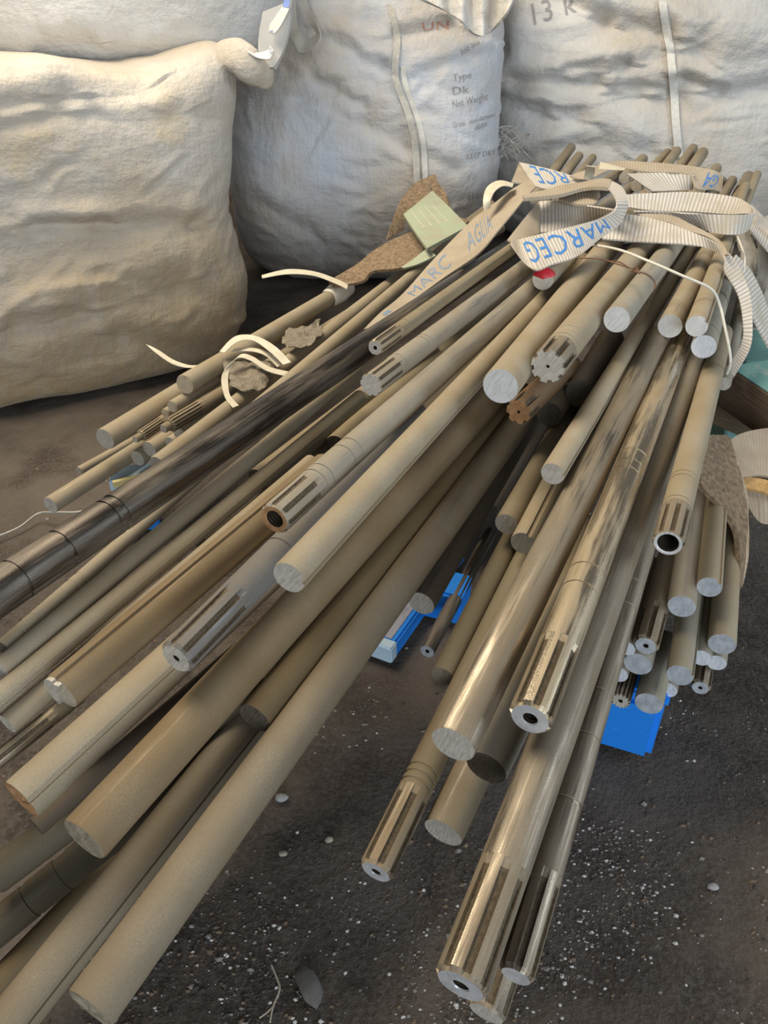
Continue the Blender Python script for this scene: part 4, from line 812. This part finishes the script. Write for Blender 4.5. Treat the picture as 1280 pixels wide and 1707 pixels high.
ribbon('webbing', Zs(Z5, [((470, 380), (560, 690), .40, .36), ((560, 325), (640, 680), .395, .35), ((690, 290), (720, 672), .38, .34), ((850, 275), (850, 690), .36, .32), ((1000, 300), (990, 740), .33, .29)]), BEIGE, T3, 8, .008, inv)
ribbon('orange_edge', Zs(Z5, [((570, 690), (585, 775), .345, .34), ((690, 690), (700, 795), .34, .33), ((830, 720), (840, 835), .325, .315), ((990, 760), (990, 880), .30, .29)]), simple('orange_fray', (.50, .30, .11), .9, 0, .3, 90, .6, .003), T3, 8, .006, inv)
ribbon('lower_flap', Zs(Z5, [((590, 790), (620, 900), .32, .29), ((680, 800), (700, 1030), .31, .26), ((790, 830), (790, 1075), .30, .25), ((950, 860), (950, 1050), .27, .24)]), BEIGE, T3, 8, .006, inv)
tag(T3, 'wide beige webbing sling with an orange frayed edge at the right edge', 'sling')
# ------------------------------------------------------------------ straps, cords and wires
WHITE = simple('white_plastic_band', (.66, .60, .46), .5, 0, .12, 40, .1); CORD = simple('white_cord', (.74, .70, .60), .6, 0, .1, 60, .1)
FILM = simple('dusty_film', (.25, .21, .15), .55, 0, .3, 40, 1.0, .02)
def band(label, pts, name='plastic_band'):
    o, _ = ribbon(name, [(at(*a, za), at(*b_, zb)) for a, b_, za, zb in pts], WHITE, None, 8, .0016)
    return tag(o, label, 'plastic strap', 'loose white plastic straps')
band('white plastic strap end curling up in front of the tan bag', [((243, 574), (249, 576), .40, .40), ((262, 590), (266, 585), .39, .39), ((286, 606), (289, 600), .375, .375), ((310, 613), (316, 609), .365, .365), ((335, 612), (336, 608), .36, .36)])
band('long curved white plastic strap in the gap between the bags', [((436, 459), (437, 464), .42, .42), ((480, 449), (480, 457), .43, .43), ((525, 453), (524, 460), .425, .425), ((565, 467), (562, 474), .41, .41), ((580, 475), (578, 482), .40, .40)])
band('broad white plastic strap arching over the left bundle', [((366, 586), (374, 588), .42, .42), ((392, 561), (396, 570), .44, .44), ((425, 560), (422, 568), .445, .44), ((458, 577), (450, 587), .435, .43), ((485, 604), (472, 608), .415, .41)])
band('white plastic strap loop hanging down between the left bundle bars', [((398, 676), (388, 680), .37, .37), ((382, 655), (374, 660), .38, .38), ((382, 618), (370, 625), .40, .40), ((400, 592), (394, 598), .42, .42), ((420, 594), (417, 601), .42, .42), ((450, 612), (446, 619), .41, .41), ((492, 622), (488, 630), .40, .40)])
band('short white plastic strap tail behind the broad arch', [((386, 582), (386, 586), .41, .41), ((420, 580), (420, 586), .42, .42), ((448, 588), (444, 594), .415, .415), ((470, 608), (462, 612), .40, .40)])
band('bright white plastic strap curling beside the diagonal printed strap', [((808, 352), (818, 346), .70, .70), ((805, 335), (817, 336), .72, .72), ((812, 312), (824, 320), .745, .745), ((832, 301), (838, 310), .755, .755), ((856, 306), (854, 312), .75, .75)])
band('small upright white plastic tab behind the twisted sling', [((977, 276), (992, 278), .80, .80), ((975, 288), (991, 289), .775, .775), ((972, 299), (988, 301), .755, .755)])
band('pointed white plastic strip lying on the rearmost sling', [((1000, 270), (998, 282), .765, .762), ((1020, 275), (1018, 283), .765, .762), ((1042, 281), (1040, 284), .76, .76)])
cd = curve_tube('cord', [at(u, v, z) for u, v, z in [(984, 408, .672), (1030, 416, .70), (1080, 435, .705), (1140, 461, .69), (1185, 482, .665), (1200, 510, .63), (1208, 545, .595), (1216, 585, .555), (1217, 606, .53), (1211, 624, .50)]], .0032, CORD)
tag(cd, 'thin white cord pulled tight across the bars and down the right side', 'cord')
cd = curve_tube('cord', [at(u, v, z) for u, v, z in [(1228, 392, .63), (1236, 412, .62), (1241, 430, .605), (1240, 455, .585)]], .0028, CORD)
tag(cd, 'short white cord hanging under the flat sling loop', 'cord')
RW = simple('rusty_wire', (.20, .11, .07), .7, .4, .2)
o = curve_tube('tie_wire', [at(u, v, z) for u, v, z in [(960, 430, .70), (1000, 432, .71), (1035, 442, .715), (1058, 450, .72), (1066, 456, .722), (1060, 446, .723), (1052, 452, .722), (1075, 456, .71), (1090, 468, .695), (1092, 482, .68)]], .0016, RW)
tag(o, 'thin rusty tie wire twisted round a half-shiny bar', 'wire')
o = curve_tube('tie_wire', [at(u, v, z) for u, v, z in [(1014, 436, .708), (1030, 436, .715), (1050, 447, .72), (1060, 454, .722)]], .0013, RW)
tag(o, 'second short strand of rusty tie wire beside the twist', 'wire')
WR = simple('grey_wire', (.42, .40, .36), .5, .3, .1)
o = curve_tube('wire', [at(u, v, z) for u, v, z in [(-20, 900, .01), (30, 880, .012), (64, 856, .02), (95, 854, .03), (150, 848, .03), (230, 800, .02)]], .0028, WR)
tag(o, 'grey wire running along the floor under the leftmost bar', 'wire')
# torn film around the left bundle
def crumple(name, pairs, mat, seed, amp, parent=None):
    o, _ = ribbon(name, pairs, mat, parent, 6, .003, None, 8)
    for v in o.data.vertices:
        p_ = v.co; v.co = p_+Vector((noise.noise(p_*34+Vector((seed, 0, 0))), noise.noise(p_*34+Vector((0, seed, 0))), noise.noise(p_*34+Vector((0, 0, seed)))*1.4))*amp
    return o
o = crumple('plastic_film', [(at(*a, z), at(*b_, z)) for a, b_, z in [((370, 606), (383, 640), .385), ((390, 598), (405, 652), .39), ((420, 600), (420, 656), .392), ((445, 606), (436, 645), .39), ((460, 618), (446, 634), .385)]], FILM, 3, .012)
tag(o, 'dusty torn plastic film draped on the left bundle', 'plastic film', 'torn plastic film')
o = crumple('plastic_film', [(at(*a, z), at(*b_, z)) for a, b_, z in [((468, 565), (476, 580), .40), ((488, 548), (500, 580), .41), ((510, 545), (520, 575), .41), ((535, 535), (536, 558), .41)]], FILM, 8, .012)
tag(o, 'ragged plastic film knot on the upper bars of the left bundle', 'plastic film', 'torn plastic film')
WCAP = simple('white_wrap', (.72, .68, .60), .6, 0, .1, 50, .4)
def wrap_on(rid, f0, f1, label):
    row = next(r_ for r_ in RODS if r_[0] == rid); a = Vector(row[1:4]); b_ = Vector(row[4:7]); r = row[7]; ax = (b_-a).normalized()
    e = ax.orthogonal().normalized(); g = ax.cross(e); Ln = (b_-a).length; vs2, fs2 = [], []
    n = 12; K = 20
    for i in range(n+1):
        s = f0+(f1-f0)*i/n; rr = r*(1.08+.32*math.sin(math.pi*i/n)) if (i < n or f1 < 1) else r*.25
        for k in range(K):
            an = 2*math.pi*k/K; q = rr*(1+.07*noise.noise((an*2, s*40, r*99))); vs2.append(a+ax*(s*Ln)+e*(q*math.cos(an))+g*(q*math.sin(an)))
    for i in range(n):
        for k in range(K): fs2.append((i*K+k, i*K+(k+1) % K, (i+1)*K+(k+1) % K, (i+1)*K+k))
    fs2.append(tuple(n*K+k for k in range(K)))
    return tag(mesh('plastic_wrap', vs2, fs2, WCAP), label, 'plastic wrap', 'white wraps on bar ends')
wrap_on('S2', .84, 1.015, 'white plastic wrap bulging round the far end of the top left bar')
wrap_on('S8', 0.391, 0.492, 'second white plastic wrap round a slim bar right of the first wrap')
# ------------------------------------------------------------------ timber and crate at the right edge
WOOD = simple('dark_timber', (.13, .085, .05), .8, 0, .35, 14, .5, .006, (1, 12, 12)); WOOD2 = simple('grey_timber', (.31, .25, .165), .85, 0, .3, 14, .5, .006, (1, 12, 12))
TEAL = paint_mat('teal_paint', (.16, .34, .31), (.33, .40, .36), .52, 18)
def beam(name, a, b_, w, h, m, label, cat, top=None, kids=()):
    a = Vector(a); b_ = Vector(b_); d = b_-a; L = d.length; t = empty(name, a); t.rotation_euler = (0, -math.atan2(d.z, d.xy.length), math.atan2(d.y, d.x))
    box('beam_body', (0, 0, -h), (L, w, 0), m, t, .006)
    if top: box('painted_face', (.002, .002, .0005), (L-.002, w-.002, .004), top, t, .001)
    return tag(t, label, cat)
beam('timber_beam', at(1214, 612, .42), at(1330, 690, .40), .14, .11, WOOD, 'dark timber beam with a teal painted top at the right edge', 'timber', TEAL)
beam('timber_beam', at(1194, 664, .28), at(1340, 722, .28), .09, .08, WOOD2, 'lower grey-brown timber beam at the right edge above the beige sling', 'timber')
t = box('teal_crate', (0, 0, 0), (.5, .3, .34), TEAL, None, .01, -.2, (1.02, 2.05, .012)); tag(t, 'teal painted wooden crate behind the hanging sling at right', 'crate')
LT = simple('pale_sheeting', (.48, .46, .42), .45, 0, .15, 12, .5, .02)
o = crumple('plastic_sheet', [(atY(*a, Y), atY(*b_, Y-.1)) for a, b_, Y in [((1228, 380), (1235, 560), 2.55), ((1250, 370), (1250, 570), 2.5), ((1275, 365), (1270, 575), 2.45), ((1310, 360), (1300, 590), 2.4)]], LT, 5, .04)
tag(o, 'crumpled pale plastic sheet behind the sling ends at right', 'plastic sheet')
# ------------------------------------------------------------------ grit, stones, twig on the floor
def chips(name, n, seed, mats, reg, smin, smax, wts):
    rd = random.Random(seed); V, F, MI = [], [], []
    k = 0
    while k < n:
        u = rd.uniform(reg[0], reg[2]); v = rd.uniform(reg[1], reg[3]); p_ = at(u, v, 0)
        den = max(0, .28+1.1*noise.noise((p_.x*4, p_.y*4, seed)) + .5*noise.noise((p_.x*13, p_.y*13, seed)))**1.6
        if rd.random() > den: continue
        k += 1; s = smin+(smax-smin)*rd.random()**6; zf = .010*noise.noise((p_.x*5, p_.y*5, 0))+.006*noise.noise((p_.x*14, p_.y*14, 3))-.012
        b0 = len(V); an = rd.uniform(0, 6.3); el = rd.uniform(.5, 1.0); M = rd.choices(range(len(mats)), wts)[0]
        for q in range(5):
            t_ = an+q*1.2566; rr = s*rd.uniform(.6, 1.1); V.append((p_.x+rr*math.cos(t_), p_.y+rr*el*math.sin(t_), zf+.0002))
        V.append((p_.x+rd.uniform(-.3, .3)*s, p_.y, zf+s*rd.uniform(.4, .9)))
        for q in range(5): F.append((b0+q, b0+(q+1) % 5, b0+5)); MI.append(M)
    o = mesh(name, V, F, mats, None, False, MI); return o
CH = CH
CHIP = [simple('white_chip', (.55, .53, .50), .7, 0, .1), simple('grey_chip', (.22, .20, .18), .8, 0, .1), simple('brown_chip', (.17, .12, .08), .9, 0, .2), simple('dark_chip', (.045, .04, .035), .8, 0, .2)]
tag(chips('grit', 9000, 3, CHIP, (200, 1130, 1280, 1720), .0006, .0050, (26, 34, 20, 20)), 'white and grey grit scattered over the near floor', 'grit', None, 'stuff')
tag(chips('grit', 2600, 9, CHIP[1:], (-20, 640, 1290, 1720), .002, .008, (20, 40, 40)), 'dark crumbs of dirt over the whole floor', 'dirt', None, 'stuff')
def stone(u, v, s, m, label, el=1.4, rz=0):
    bm = bmesh.new(); bmesh.ops.create_icosphere(bm, subdivisions=2, radius=1)
    for w in bm.verts: w.co = w.co*(1+.3*noise.noise(w.co*1.3+Vector((u, 0, 0)))); w.co.x *= s*el; w.co.y *= s; w.co.z *= s*.6
    me = bpy.data.meshes.new('stone'); bm.to_mesh(me); bm.free(); me.materials.append(m)
    for p_ in me.polygons: p_.use_smooth = True
    o = link(bpy.data.objects.new('stone', me)); o.location = at(u, v, 0)+Vector((0, 0, s*.3-.008)); o.rotation_euler = (0, 0, rz); return tag(o, label, 'stone', 'loose stones on the floor')
STN = simple('pale_stone', (.34, .34, .34), .8, 0, .2, 60); STB = simple('tan_stone', (.36, .31, .24), .8, 0, .2, 60)
stone(469, 1327, .009, STN, 'pale grey stone beside the edge of the long thick dusty bar')
stone(471, 1419, .0055, STB, 'small round tan stone on the floor below the pale grey one')
stone(514, 1640, .016, simple('grey_lump', (.13, .12, .11), .9, 0, .3, 50), 'grey elongated lump on the floor near the bottom of the photo', 2.0, -1.0)
stone(1190, 1475, .007, STN, 'small white stone on the floor at the lower right')
stone(548, 1396, .006, STB, 'curved tan flake left of the three-ringed shaft', 1.2)
TW = simple('dry_straw', (.42, .37, .28), .8, 0, .15)
o = curve_tube('twig', [at(u, v, .008) for u, v in [(452, 1608), (462, 1632), (466, 1650), (455, 1678), (450, 1705)]], .0014, TW); tag(o, 'thin dry straw stalk lying at the bottom of the floor', 'straw')
o2 = curve_tube('side_stalk', [at(u, v, .008) for u, v in [(456, 1676), (446, 1687), (432, 1697)]], .0011, TW, o)
